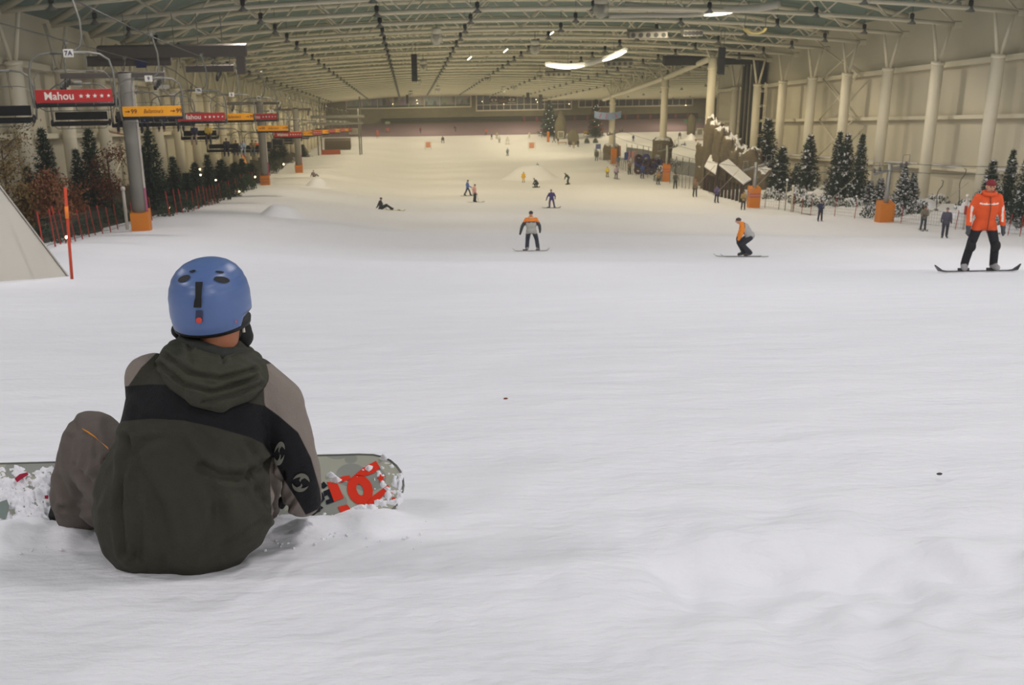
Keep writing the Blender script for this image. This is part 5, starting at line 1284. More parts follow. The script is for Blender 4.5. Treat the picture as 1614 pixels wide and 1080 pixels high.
def bush(seed, snowp):
    rs = random.Random(seed); f = MB(); s = MB()
    for k in range(420):
        u = Vector((rs.gauss(0, 1), rs.gauss(0, 1), abs(rs.gauss(0, 1)))).normalized()*rs.uniform(.55, 1.0); u.z *= .8
        e = Vector((rs.gauss(0, 1), rs.gauss(0, 1), rs.gauss(0, 1))).normalized(); v = e.orthogonal().normalized(); q = rs.uniform(.07, .13)
        (s if rs.random() < snowp*(u.z+.2) else f).add([u-e*q, u+v*q*.5, u+e*q, u-v*q*.5], [(0, 1, 2, 3)])
    return f.mesh('leaves', bushm), (s.mesh('snow', snow) if snowp else None)
BU = [bush(21, 0), bush(22, 0)]; SBU = [bush(23, .5), bush(24, .7)]
def put_bush(px, py, wpx, hpx, kd, label, group, dD=.7):
    p0 = hit(px, py); p = pt(px, py, depth(p0)+dD); s_ = depth(p)/F_PX
    root = thing('bush', label, 'bush', p+Vector((0, 0, .12)), rnd.uniform(0, 6), group); root.scale = (wpx*s_/2, wpx*s_/2, hpx*s_/.9)
    l_ = obj('leaves', kd[0], root); l_['kind'] = 'stuff'
    if kd[1]: q = obj('snow', kd[1], root); q['kind'] = 'stuff'
    return root
for (px, py, w_, h_) in [(70, 378, 34, 26), (95, 384, 30, 22), (130, 372, 32, 26), (150, 364, 28, 22), (172, 356, 26, 20), (188, 350, 26, 34), (205, 352, 20, 16), (262, 342, 30, 24), (290, 335, 34, 30), (308, 330, 24, 22), (332, 322, 34, 26), (352, 316, 30, 30), (376, 305, 30, 32), (392, 300, 26, 30), (430, 274, 20, 26), (441, 267, 16, 20)]:
    put_bush(px, py, w_, h_, BU[rnd.random() < .5], 'low green bush behind the net of the left fence', 'bushes behind the left fence')
for (px, py, w_, h_) in [(1215, 318, 28, 26), (1232, 322, 24, 20), (1258, 326, 36, 34), (1275, 330, 30, 30), (1300, 332, 30, 28), (1320, 336, 30, 34), (1345, 338, 34, 32), (1372, 344, 36, 26), (1410, 346, 32, 26), (1445, 345, 44, 34), (1475, 338, 50, 36), (1500, 330, 56, 40), (1520, 345, 44, 34), (1575, 362, 40, 34), (1600, 368, 30, 26)]:
    put_bush(px, py, w_, h_, SBU[rnd.random() < .5], 'low bush with snow behind the right fence', 'snowy bushes behind the right fence')
srock = snowy_mat('grey_rock_snow', (106, 98, 82), .75)
for i, (px, py, w_, h_, lb) in enumerate([(1452, 340, 60, 44, 'rounded boulder under thick snow beside the tow mast'), (1490, 330, 66, 50, 'large snow-covered boulder at foot of right wall'), (1525, 348, 46, 40, 'snow-capped boulder behind the red and white post'), (1500, 350, 44, 26, 'low snowy boulder behind the dark quilted rider'), (1560, 352, 44, 60, 'pale snowy boulder behind the man in orange'), (1597, 350, 40, 44, 'leaning boulder with snow by the white stake'), (1585, 370, 36, 26, 'small snowy boulder at the fence behind orange man'),
        (1240, 300, 26, 30, 'round boulder in front of the fir trees at right'), (1290, 318, 46, 30, 'snowy boulder between the lone fir and trio'), (1400, 335, 40, 24, 'snow heap over rocks behind the plain orange mast'), (1340, 328, 34, 24, 'snowy boulder at the foot of the fir trio')]):
    p0 = hit(px, py); p = pt(px, py, depth(p0)+.7); s_ = depth(p)/F_PX
    o = obj('boulder', rock_mesh('boulder', w_*s_/2, w_*s_/2, h_*s_/1.5, 30+i, srock, .22)); o.location = p; tag(o, lb, 'boulder')
for i, (px, py, w_, h_, lb) in enumerate([(66, 366, 30, 28, 'smooth grey boulder behind the white ramp'), (196, 345, 22, 26, 'grey boulder just beside the first lift pylon')]):
    p0 = hit(px, py); p = pt(px, py, depth(p0)+1.2); s_ = depth(p)/F_PX
    o = obj('boulder', rock_mesh('boulder', w_*s_/2, w_*s_/2, h_*s_/1.4, 50+i, M('plain_grey_rock', (110, 106, 88), .9, .15), .12)); o.location = p; tag(o, lb, 'boulder')
# rock cliff at the end of the right wall
root = None
for i, (px, bot, top, w_) in enumerate([(1119, 312, 182, 26), (1132, 316, 196, 24), (1146, 318, 212, 26), (1158, 320, 222, 24), (1170, 322, 236, 24), (1182, 324, 234, 26), (1109, 304, 258, 22), (1196, 326, 262, 24)]):
    p0 = hit(px, bot); p = pt(px, bot, depth(p0)+15.0); s_ = depth(p)/F_PX; H = (bot-top)*s_/.955
    if root is None: root = thing('rock_cliff', 'craggy brown rock cliff with snow at end of right wall', 'rock cliff', p)
    c = p+Vector((0, 0, H*.36))-root.location
    o = obj('crag', rock_mesh('crag', w_*s_*.50, 1.2, H*.56, 70+i, rockm, .22, 30, 2.6, ridge=.55, boxy=True), root); o.location = c
# snow-roofed huts in front of the cliff
def hut(corners, label, seed):
    C = [pt(*c) for c in corners]; o0 = Vector(C[3]); o0.z = gz(o0.x, o0.y)
    root = thing('lean_to_hut', label, 'hut', o0); nn = (C[1]-C[0]).cross(C[3]-C[0]).normalized()
    if nn.z < 0: nn = -nn
    L = [c-o0 for c in C]
    wd = M('dark_timber', (66, 58, 48), .85, .3, 3)
    MB().add(L+[p+nn*.10 for p in L], [(3, 2, 1, 0), (4, 5, 6, 7), (0, 1, 5, 4), (1, 2, 6, 5), (2, 3, 7, 6), (3, 0, 4, 7)]).build('roof', wd, root)
    S = [p+nn*.10 for p in L]; m = sum(S, Vector())/4; S = [m+(p-m)*.97 for p in S]
    MB().add(S+[p+nn*.14 for p in S], [(3, 2, 1, 0), (4, 5, 6, 7), (0, 1, 5, 4), (1, 2, 6, 5), (2, 3, 7, 6), (3, 0, 4, 7)]).build('roof_snow', snow, root)
    for p in L:
        g = gz(p.x+o0.x, p.y+o0.y)-o0.z
        MB().box((p.x, p.y, (p.z+g)/2), (.16, .16, p.z-g+.2)).build('post', wd, root)
    a, c = L[2], L[3]
    for k in range(7):
        q = L[0].lerp(L[3], (k+.5)/7); g = gz(q.x+o0.x, q.y+o0.y)-o0.z
        MB().box((q.x, q.y, g+.75), (.22, .08, 1.5)).build('plank', wd, root)
hut([(1132, 262, 119), (1147, 254, 123), (1184, 287, 115), (1172, 294, 111)], 'timber lean-to with a sloping snowy roof below the cliff', 1)
hut([(1111, 266, 126), (1124, 240, 131), (1135, 250, 129), (1129, 278, 122)], 'upper timber lean-to with snowy roof against the cliff', 2)
# ---- net fences
netm = M('dark_green_net', (64, 70, 62), .8); redst = M('red_pole_paint', (168, 52, 40), .55, .1)
def fence(name, label, line, h, step, polem, lean=0.0, netcol=netm, cell=.25):
    P = [Vector((x, y, gz(x, y))) for x, y in line]; o0 = P[0].copy()
    root = thing(name, label, 'fence', o0)
    seg = [(P[i+1]-P[i]).length for i in range(len(P)-1)]; T = sum(seg)
    def at(s):
        for i, l in enumerate(seg):
            if s <= l or i == len(seg)-1:
                q = P[i].lerp(P[i+1], min(1, s/l)); q.z = gz(q.x, q.y); return q
            s -= l
    n = int(T/step); me = None
    for k in range(n+1):
        q = at(T*k/n)-o0; l = lean+rnd.uniform(-.04, .04); hh = h*rnd.uniform(.92, 1.1)
        MB().tube([q+Vector((0, 0, -.1)), q+Vector((-l*hh, 0, hh+.12))], .024, 6).build('pole', polem, root)
    b = MB(); m = int(T/cell)
    for k in range(m):
        a, c = at(T*k/m)-o0, at(T*(k+1)/m)-o0
        for i in range(5):
            z = Vector((0, 0, .12+(h-.2)*i/4)); b.tube([a+z, c+z], .007 if i in (0, 4) else .005, 3, False)
        b.tube([a+Vector((0, 0, .1)), a+Vector((0, 0, h-.06))], .005, 3, False)
    o = b.build('net', netcol, root); o['kind'] = 'stuff'
    return root
fence('net_fence', 'red-poled net fence along the left edge of the slope', fl[1:12], 1.05, 1.9, redst, .08)
fence('net_fence', 'grey-poled net fence along far left beyond second pylon', fl[11:], 1.1, 2.6, M('grey_pole_paint', (108, 96, 88), .6), 0, cell=.6)
fence('net_fence', 'red-poled net fence in front of the snowy rocks', fr[0:10], 1.05, 2.6, redst, -.06)
fence('net_fence', 'dark-poled net fence below the timber lean-tos', fr[9:], 1.1, 2.2, M('brown_pole_paint', (116, 70, 56), .6), 0, cell=.4)
for (px, py, h, lb, cc) in [(201, 362, 1.9, 'white post with a lamp cap beside first pylon', (200, 196, 184)), (1247, 334, 2.0, 'tall white post at the right fence', (196, 190, 170)), (1226, 310, 3.4, 'thin pale pole in front of the dense fir', (150, 144, 128)), (1237, 332, 2.4, 'thin post carrying a snowy round lamp', (160, 154, 140)), (1518, 362, 2.0, 'red and white post behind the dark quilted rider', (200, 190, 180)), (1337, 318, 3.6, 'slim pale pole behind the fir trio', (150, 144, 128))]:
    p = hit(px, py); root = thing('post', lb, 'post', (p.x, p.y, gz(p.x, p.y)-.1))
    MB().tube([(0, 0, 0), (0, 0, h)], .07 if h < 2.2 else .045, 8).build('shaft', M('post_%d_%d_%d' % cc, cc, .6), root, True)
    MB().lathe([(.10, h), (.10, h+.12), (.02, h+.16)], 10).build('cap', snow if 'snowy' in lb else M('white_letters', (225, 220, 208)), root, True)
    if 'red' in lb: MB().lathe([(.085, h*.5), (.085, h*.75)], 10).build('red_band', redst, root)
# lamps twinkling among the plants
gl = M('fairy_bulb', (255, 226, 150), .4, 0, emit=12)
bm2 = MB().ball((0, 0, 0), .045, 8, 6).mesh('garden_bulb', gl)
for (px, py) in [(105, 374), (267, 327), (402, 279), (447, 259), (377, 302), (340, 284), (316, 276), (315, 267)]:
    o = obj('garden_bulb', bm2); o.location = pt(px, py, depth(hit(px, max(py+12, 300)))-.3 if py > 300 else depth(hit(px, 330))+1.2)
    tag(o, 'tiny warm bulb glowing among the plants at left', 'lamp', 'bulbs among the left plants')
# ---- white ramp wing and marker pole
A = pt(-30, 258, 24.2); B = pt(107, 439, 26.2); 
root = thing('ramp_wing', 'big white triangular ramp wing standing in the snow', 'ramp', (B.x, B.y, gz(B.x, B.y)))
o0 = root.location.copy(); wm = M('white_ramp_board', (206, 202, 190), .6, .05, 1.2)
C = pt(-120, 470, 22.0); C.z = gz(C.x, C.y)-.3; Bb = B.copy(); Bb.z = gz(B.x, B.y)-.25; A2 = pt(-120, 140, 22.9)
th = Vector((-.02, .08, 0))
F4 = [B-o0, A2-o0, C-o0, Bb-o0]
MB().add(F4+[p+th for p in F4], [(0, 1, 2, 3), (7, 6, 5, 4), (0, 4, 5, 1), (1, 5, 6, 2), (2, 6, 7, 3), (3, 7, 4, 0)]).build('board', wm, root)
MB().beam(B-o0+Vector((0, .04, .01)), A2-o0+Vector((0, .04, .01)), .09, .02).build('edge_cap', M('grey_edge_cap', (186, 182, 172), .6), root)
p = hit(113, 440); root = thing('marker_pole', 'tall orange-red marker pole stuck beside the white ramp', 'pole', (p.x, p.y, gz(p.x, p.y)-.1))
MB().tube([(0, 0, 0), (.10, 0, 1.85)], .028, 8).build('shaft', M('orange_red_pole', (196, 66, 34), .5, .1), root, True); MB().tube([(.072, -.03, 1.28), (.084, -.03, 1.50)], .034, 8).build('sleeve', M('orange_sleeve', (236, 128, 40), .5), root, True)
# ---- snow heaps and kickers
def mound(px, py, wpx, hpx, len_m, label, flat=.35):
    c = hit(px, py); s_ = depth(c)/F_PX; w_ = wpx*s_/2; h = hpx*s_/.95; b = MB(); n = 36; vs = []
    for i in range(n+1):
        for j in range(n+1):
            u, v = -1.25+2.5*i/n, -1.25+2.5*j/n; r = math.hypot(u, v); t = min(max((1-r)/(1-flat), 0), 1); t = t*t*(3-2*t)
            x, y = c.x+u*w_, c.y+len_m*.5+v*len_m*.5
            z = gz(x, y)+h*t*(1+.05*noise.noise(Vector((u*3, v*3, px))))-.06*(1-min(1, t*6))
            vs.append((x-c.x, y-c.y, z-c.z))
    b.add(vs, [(i*(n+1)+j, (i+1)*(n+1)+j, (i+1)*(n+1)+j+1, i*(n+1)+j+1) for i in range(n) for j in range(n)])
    o = b.build('snow_mound', snow, None, True); o.location = c; tag(o, label, 'snow mound')
mound(437, 343, 84, 18, 6.0, 'small flat-topped snow kicker near the left fence', .28)
mound(842, 286, 104, 21, 8.0, 'broad rounded snow kicker in the middle of the slope', .15)
mound(498, 296, 46, 14, 5.0, 'low snow heap beneath the small sitting figure', .2)
mound(1092, 221, 22, 9, 4.0, 'pointed snow heap at the far side slope', .05)
p = hit(847, 272.5)
person('rider in light blue coming over the back of the broad kicker', (p.x, p.y, gz(p.x, p.y)), R(175), 1.25, 'stand', (96, 124, 160), (70, 80, 100), (60, 66, 78), voxel=.042)
# ================================================================== TOW LIFT
stl = M('galvanised_steel', (150, 150, 145), 0.45, 0.1, 3, metal=0.6)
MASTS = [(1393, 350, 1.35, 3.75, .45, False, 'plain orange padded tow mast with steel crossarm among snowy firs'), (1187, 327.5, 1.75, 3.7, .42, True, 'orange padded tow mast with purple print below the lean-tos'), (1049.5, 286, 2.0, 4.0, .36, True, 'orange padded tow mast with blue bands by the leafy bush'), (967, 258, 2.2, 4.6, .34, False, 'orange padded tow mast between the banners')]
heads = []
for (px, py, padh, ht, hw, prt, lb) in MASTS:
    p = hit(px, py); z0 = gz(p.x, p.y)-.1; root = thing('tow_mast', lb, 'tow mast', (p.x, p.y, z0))
    MB().lathe([(.16, 0), (.14, ht)], 12).build('mast', stl, root, True)
    pd = MB().box((0, 0, padh/2), (hw*2, hw*2, padh)).build('padding', orp, root)
    if prt:
        for z in (.62, .76): MB().box((0, 0, padh*z), (hw*2.02, hw*2.02, .07)).build('print', M('purple_print', (150, 80, 130), .6), pd)
    ax = Vector((1.3, .25, .32)); MB().beam(Vector((-1.0, -.2, ht-.55)), Vector((1.05, .2, ht-.15)), .14, .14).build('cross_arm', stl, root)
    for q in (-.95, -.6, .7, 1.0):
        MB().lathe([(.04, -.04), (.15, -.04), (.15, .04), (.04, .04)], 12, (q, 0, ht-.35+q*.2+.14), Matrix.Rotation(R(90), 3, 'Y')).build('sheave', M('grey_wheel', (92, 92, 90), .5), root, True)
    MB().tube([(.75, 0, ht-.1), (.75, 0, ht+.55), (1.15, 0, ht+.55), (1.15, 0, ht-.1)], .025, 6).build('guard_hoop', stl, root)
    MB().tube([(-1.0, 0, ht-.5), (-1.0, 0, ht+.1), (-.65, 0, ht+.1), (-.65, 0, ht-.4)], .022, 6).build('guard_hoop', stl, root)
    for k in range(5): MB().tube([(.17, -.12, padh+.2+.35*k), (.17, .12, padh+.2+.35*k)], .015, 4).build('rung', stl, root)
    heads.append((p.x, p.y, z0+ht))
heads.sort(key=lambda q: q[1])
h0 = heads[0]; dxy = (heads[1][0]-h0[0], heads[1][1]-h0[1])
near_end = (h0[0]+1.2, h0[1]-28, gz(h0[0], h0[1]-28)+3.6)
for s_, lb in ((1.0, 'steel rope of the tow lift on the wall side'), (-.8, 'steel rope of the tow lift on the piste side')):
    P = [Vector((q[0]+s_, q[1], q[2]-.2+.2*s_)) for q in [near_end]+heads]
    pts = []
    for a, c in zip(P[:-1], P[1:]):
        for k in range(8): t = k/8; pts.append(a.lerp(c, t)-Vector((0, 0, .5*4*t*(1-t)*.5)))
    pts.append(P[-1]); o = MB().tube(pts, .018, 5, False).build('tow_rope', M('steel_rope', (70, 70, 66), .5)); tag(o, lb, 'cable')
def hook(px, y0, py0, py1, label, side):
    """a loose tow hanger with its bent top"""
    p = hit(px, 358); D = depth(p); a = pt(px+8, py0, D); c = pt(px, py1, D)
    root = thing('tow_hanger', label, 'tow hanger', a)
    e = c-a; MB().tube([Vector((0, 0, 0)), Vector((.12, 0, -.05)), Vector((.10, 0, -.32)), Vector((-.10, 0, -.62)), Vector((-.16, 0, -.9)), e], .025, 6).build('rod', M('dark_hanger', (84, 82, 78), .5), root, True)
    MB().lathe([(.02, 0), (.12, -.02), (.12, -.05), (.02, -.07)], 12, e).build('disc_seat', M('dark_hanger', (84, 82, 78), .5), root, True)
hook(1512, 0, 266, 322, 'loose tow hanger with bent top against the right wall', 1); hook(1476, 0, 284, 330, 'tow hanger slanting over the rider in patterned grey', 1)
# pull rods of the riders
for (px, py) in [(1064, 298), (1095, 310), (1129, 319), (1171, 330), (1292, 348), (1454, 363)]:
    p = hit(px, py); k = np.interp(p.y, [h[1] for h in heads], range(len(heads)))
    X = np.interp(p.y-5, [h[1] for h in heads], [h[0] for h in heads])-.8; Z = np.interp(p.y-5, [h[1] for h in heads], [h[2] for h in heads])-.6
    c_ = Vector((p.x, p.y-.35, gz(p.x, p.y)+1.0)); top = Vector((p.x+.9, p.y-3.2, gz(p.x, p.y-3.2)+2.9))
    o = MB().tube([Vector((0, 0, 0)), top-c_], .02, 5).build('pull_rod', M('pale_rod', (150, 146, 130), .5)); o.location = c_; tag(o, 'pale slanting pull rod held by a tow lift rider', 'tow rod', 'pull rods of the tow lift')

# ================================================================== AT THE FOOT OF THE SLOPE
def notice(px, py, label):
    p = hit(px, py); root = thing('notice_frame', label, 'notice', (p.x, p.y, gz(p.x, p.y)-.05))
    MB().box((0, 0, 1.05), (1.0, .06, 1.15)).build('panel', M('salmon_panel', (202, 142, 112), .7, .08), root)
    for q in (-.66, .66): MB().tube([(q, 0, 0), (q, 0, 1.75)], .03, 6).build('post', M('thin_frame', (170, 150, 120), .6), root)
notice(675, 235.5, 'salmon notice in a thin frame alone on the snow'); notice(838, 237, 'salmon notice in a thin frame below the kicker')
def xmas(px, bot, top, wd, label, lights):
    p = hit(px, bot); s_ = depth(p)/F_PX; H = (bot-top)*s_/.97
    root = thing('christmas_tree', label, 'Christmas tree', (p.x, p.y, gz(p.x, p.y))); k = wd*s_/2/1.0
    fo = obj('foliage', FIRS[1][0], root); fo.scale = (k, k, H/4.1); fo['kind'] = 'stuff'; t_ = obj('trunk', FIRS[1][1], root); t_.scale = (k, k, H/4.1)
    rs = random.Random(int(px)); bm3 = MB().ball((0, 0, 0), .07, 6, 5).mesh('light', M('tree_light', (235, 240, 225), .4, 0, emit=1.6))
    for i in range(lights):
        t = rs.uniform(.1, .85); a = rs.uniform(3.4, 6.0); r_ = wd*s_/2*(1-t)**.82
        o = obj('light', bm3, root); o.location = (r_*math.cos(a), r_*math.sin(a), H*t)
    MB().lathe([(.05, H), (.18, H+.15), (.02, H+.4)], 8).build('star', M('pale_star', (220, 214, 180), .4), root)
    for i in range(4):
        z = H*(.15+.18*i); r_ = wd*s_/2*(1-z/H)**.82*1.02; MB().tube([(r_*math.cos(a/8), r_*math.sin(a/8), z+.04*a) for a in range(0, 51)], .05, 5).build('garland', M('teal_tinsel', (60, 120, 112), .5) if lights > 12 else M('red_tinsel', (150, 84, 66), .5), root)
xmas(865, 214, 158, 30, 'tall Christmas tree with teal tinsel beside the orange post', 16); xmas(938, 216, 157, 26, 'tall Christmas tree with red tinsel beside the curved banner', 8)
# rock spires and boulder pile near the tow start
for i, (px, bot, w_, h_, lb) in enumerate([(885, 220, 18, 46, 'pointed grey-green rock spire beside Christmas tree'), (905, 229, 18, 26, 'low grey rock pile behind the waiting people'), (1092, 214, 14, 36, 'grey-green rock hump with a white framed notice')]):
    p = hit(px, bot); s_ = depth(p)/F_PX
    o = obj('rock_spire', rock_mesh('rock_spire', w_*s_/2, w_*s_/2, h_*s_*.6, 90+i, M('grey_green_rock', (108, 104, 84), .9, .2, 1.0), .18)); o.location = (p.x, p.y+2.0, gz(p.x, p.y)+h_*s_*.25); tag(o, lb, 'rock')
for (px, py, lb) in [(884, 212.5, 'white framed notice fixed on the rock spire'), (1103, 208, 'white framed notice fixed on the rock hump')]:
    p = hit(px, py+12); o = thing('framed_notice', lb, 'notice', pt(px, py, depth(p)-2.2))
    for (cx, cz, sx, sz) in ((0, .7, 1.3, .14), (0, -.7, 1.3, .14), (.6, 0, .14, 1.5), (-.6, 0, .14, 1.5)): MB().box((cx, 0, cz), (sx, .08, sz)).build('frame', frame_m, o)
    MB().box((0, .05, 0), (1.1, .04, 1.3)).build('panel', M('grey_panel', (130, 126, 112), .7), o)
def padpost(px, bot, top, w_, label):
    p = hit(px, bot); s_ = depth(p)/F_PX; o = MB().lathe([(w_*s_/2, 0), (w_*s_/2, (bot-top)*s_), (w_*s_/2.4, (bot-top)*s_+.1)], 12).build('padded_post', orp, None, True); o.location = (p.x, p.y, gz(p.x, p.y)-.05); tag(o, label, 'padded post')
padpost(864, 224, 207.5, 4, 'slim orange padded post in front of teal Christmas tree')
def flat_board(name, px, py, w_, h_, rgb, label, cat='sign', D=None, stripes=None, legs=True, rz=0.0):
    p = hit(px, py+h_/2+4); Dp = D or depth(p); c = pt(px, py, Dp); s_ = Dp/F_PX
    root = thing(name, label, cat, c, rz)
    pn = MB().box((0, 0, 0), (w_*s_, .08, h_*s_)).build('panel', M('panel_%d_%d_%d' % rgb, rgb, .6, .1), root)
    for (dx, dz, sx, sz, cc, rot) in (stripes or []): MB().box((dx*s_, -.07, dz*s_), (sx*s_, .04, sz*s_), Matrix.Rotation(rot, 3, 'Y')).build('stripe', M('panel_%d_%d_%d' % cc, cc, .6, .1), pn)
    if legs:
        g = gz(c.x, c.y)-c.z
        for q in (-.45, .45): MB().tube([(q*w_*s_, .06, g), (q*w_*s_, .06, h_*s_*.4)], .04, 6).build('leg', M('thin_dark_leg', (92, 84, 78), .6), root)
pk = (206, 150, 140); bl = (78, 88, 150)
flat_board('banner', 958.5, 238, 12, 13, bl, 'blue banner with a pink chevron beside the orange mast', 'banner', stripes=[(0, 1.8, 1.6, 7, pk, .6), (0, -2.6, 1.6, 7, pk, -.6)])
flat_board('banner', 974.5, 238, 8, 17, pk, 'pink banner just beyond the orange mast', 'banner', stripes=[(-1, 0, 1.6, 15, (150, 140, 160), .2)])
flat_board('banner', 987, 246, 5.5, 12, (70, 90, 160), 'small plain blue banner in the banner line', 'banner')
flat_board('banner', 992, 245, 2.6, 14, (206, 140, 170), 'narrow rose banner next to the plain blue one', 'banner')
flat_board('banner', 1000, 247, 9, 18, pk, 'salmon banner with grey slanting stripes in banner line', 'banner', stripes=[(-1.5, 0, 2, 17, (150, 150, 150), .3), (2, 0, 2, 17, (150, 150, 150), .3)])
flat_board('banner', 943, 231, 8, 8, (84, 94, 140), 'small blue round-edged banner at the tow start', 'banner')
flat_board('sign', 924.5, 209, 9.5, 5, (178, 150, 70), 'yellow sign board between rocks and Christmas tree')
flat_board('sign', 948, 206, 5, 9, (176, 58, 62), 'red sign below the curved banner', stripes=[(0, -1, 1, 6, (210, 190, 180), .6)])
flat_board('sign', 557, 207, 14, 9.5, (150, 148, 134), 'pale grey notice board beside the lift station', stripes=[(0, 0, 11, 7, (120, 118, 106), 0)])
flat_board('sign', 611, 193.5, 8, 4.2, (120, 140, 120), 'small green exit sign above the dark green band', D=316, legs=False); flat_board('sign', 1081, 190.5, 7, 4, (96, 150, 110), 'green exit sign over the red posts', D=315, legs=False); flat_board('sign', 1103, 189, 5, 4, (84, 130, 100), 'small green exit sign beside the frontage', D=315, legs=False); flat_board('sign', 1093, 196, 4, 2.5, (96, 150, 80), 'tiny green exit sign low beside the frontage', D=315, legs=False)
flat_board('sign', 1099, 262, 8, 3.6, (40, 84, 56), 'green direction sign on the pole by the cliff')
flat_board('sign', 595, 210, 3, 9, (168, 70, 60), 'narrow red flag board at the corner of matting')
flat_board('sign', 611, 204, 4, 4.5, (176, 90, 84), 'round red sign at the corner of the matting')
# curved banner round the third column
x, y, _ = COL[2]; D = depth(RP(x, y)); s_ = D/F_PX; a0 = pt(958, 180, D-1.6); b = MB(); n = 20; hh = 11*s_; Rr = 2.1
vs = [Vector((Rr*math.sin(R(-70+140*i/n)), -Rr*math.cos(R(-70+140*i/n))+Rr*.4, z)) for z in (-hh/2, hh/2) for i in range(n+1)]
root = thing('curved_banner', 'curved pale blue banner with pink strokes wrapped round a column', 'banner', a0)
MB().add(vs, [(i, i+1, n+2+i, n+1+i) for i in range(n)]).build('cloth', M('pale_blue_cloth', (150, 172, 206), .7, .18, 1.2), root, True)
for (q, ang) in ((-35, .5), (30, -.5), (-10, .4)):
    MB().box((Rr*1.02*math.sin(R(q)), -Rr*1.02*math.cos(R(q))+Rr*.4, 0), (.16, .05, hh*.7), Matrix.Rotation(R(q), 3, 'Z') @ Matrix.Rotation(ang, 3, 'Y')).build('stroke', M('pink_stroke', (196, 120, 150), .6), root)
# grey screen fence and its posts beside the side slope
line = [hit(*q) for q in ((975, 250), (1000, 256), (1025, 262), (1050, 276), (1080, 284), (1112, 290))]
o0 = line[0].copy(); root = thing('screen_fence', 'grey mesh screen fence between tow lift and side slope', 'fence', o0)
for a, c in zip(line[:-1], line[1:]):
    a, c = a+Vector((1.5, 2, 0)), c+Vector((1.5, 2, 0)); a.z = gz(a.x, a.y); c.z = gz(c.x, c.y)
    for k in range(3):
        p, q = a.lerp(c, k/3)-o0, a.lerp(c, (k+.96)/3)-o0
        MB().add([p+Vector((0, 0, .1)), q+Vector((0, 0, .1)), q+Vector((0, 0, 1.6)), p+Vector((0, 0, 1.6)), p+Vector((.05, .05, .1)), q+Vector((.05, .05, .1)), q+Vector((.05, .05, 1.6)), p+Vector((.05, .05, 1.6))], [(0, 1, 2, 3), (7, 6, 5, 4), (0, 3, 7, 4), (1, 5, 6, 2), (3, 2, 6, 7), (0, 4, 5, 1)]).build('panel', M('grey_screen', (132, 134, 134), .8, .15, 1), root)
        MB().tube([p, p+Vector((0, 0, 2.1))], .04, 6).build('post', M('thin_dark_leg', (92, 84, 78), .6), root)
fence('net_fence', 'thin-poled net fence running under the banners', [(p.x-.8, p.y) for p in (hit(945, 247), hit(968, 256), hit(990, 268), hit(1010, 276), hit(1035, 281), hit(1075, 290), hit(1105, 299))], 1.2, 2.4, M('thin_dark_leg', (92, 84, 78), .6), 0, M('grey_net', (150, 146, 134), .8), .5)
# stack of sliding tubes
root = None; rs = random.Random(3); p = hit(1025, 277); s_ = depth(p)/F_PX
cols = [(66, 34, 40), (44, 42, 84), (52, 32, 36), (48, 52, 110), (46, 36, 46)]
tor = {}
for k in range(14):
    cc = cols[k % 5]
    if cc not in tor: tor[cc] = MB().tube(arc((0, 0, 0), .34, 0, 2*math.pi, 16, (1, 0, 0), (0, 1, 0)), .17, 8, False).mesh('sliding_tube', M('rubber_%d_%d_%d' % cc, cc, .5, .1), True)
    o = obj('sliding_tube', tor[cc]); i, j = k % 4, k//4
    o.location = (p.x-1.1+.75*i+rs.uniform(-.1, .1), p.y+1.4+rs.uniform(-.3, .3), gz(p.x, p.y)+.25+.42*j); o.rotation_euler = (R(rs.uniform(35, 80)), R(rs.uniform(-25, 25)), 0)
    tag(o, 'dark red or blue sliding tube in the heap by the banners', 'sliding tube', 'heap of sliding tubes')
# leafy bush and bare branches by the second mast
for (px, py, w_, h_, lb) in [(1041, 286, 22, 34, 'tall olive bush in front of the second orange mast'), (1064, 262, 18, 14, 'snowy leafy branch clump on rock pedestal'), (1036, 250, 12, 8, 'small leafy clump left of the rock pedestal')]:
    p = hit(px, max(py, 286)); q = pt(px, py, depth(p)+.6); s_ = depth(q)/F_PX
    root = thing('bush', lb, 'bush', q, 1.0); root.scale = (w_*s_/2, w_*s_/2, h_*s_); l_ = obj('leaves', SBU[0][0], root); l_['kind'] = 'stuff'; l2 = obj('snow', SBU[0][1], root); l2['kind'] = 'stuff'
    MB().tube([(0, 0, -.6 if py > 280 else -.9), (0, 0, .5)], .06, 6).build('stem', bark, root)
# dark shrubs and bins in the queue area
for (px, bot, w_, h_, lb) in [(925, 226, 9, 12, 'dark rounded shrub beside the yellow sign'), (938.5, 225.5, 9, 11, 'dark brown shrub at the foot of red Christmas tree')]:
    p = hit(px, bot); s_ = depth(p)/F_PX; root = thing('bush', lb, 'bush', (p.x, p.y, gz(p.x, p.y)-.1), 2.0); root.scale = (w_*s_/2, w_*s_/2, h_*s_); l_ = obj('leaves', BU[0][0], root); l_['kind'] = 'stuff'; MB().tube([(0, 0, 0), (0, 0, .5)], .06, 6).build('stem', bark, root)
p = hit(886, 228); root = thing('bench', 'low wooden bench beside the waiting people', 'bench', (p.x, p.y, gz(p.x, p.y)))
MB().box((0, 0, .45), (2.0, .5, .08)).build('seat', M('pale_wood', (176, 134, 96), .7), root)
for q in (-.8, .8): MB().box((q, 0, .22), (.1, .45, .44)).build('leg', M('pale_wood', (176, 134, 96), .7), root)
p = hit(1104, 223.5); root = thing('bench', 'low wooden bench at the far side slope', 'bench', (p.x, p.y, gz(p.x, p.y)))
MB().box((0, 0, .5), (2.6, .6, .1)).build('seat', M('pale_wood', (176, 134, 96), .7), root)
for q in (-1, 1): MB().box((q, 0, .24), (.12, .5, .48)).build('leg', M('pale_wood', (176, 134, 96), .7), root)

# ================================================================== UNDER THE ROOF
def rp_at(px, py, D): return pt(px, py, D)
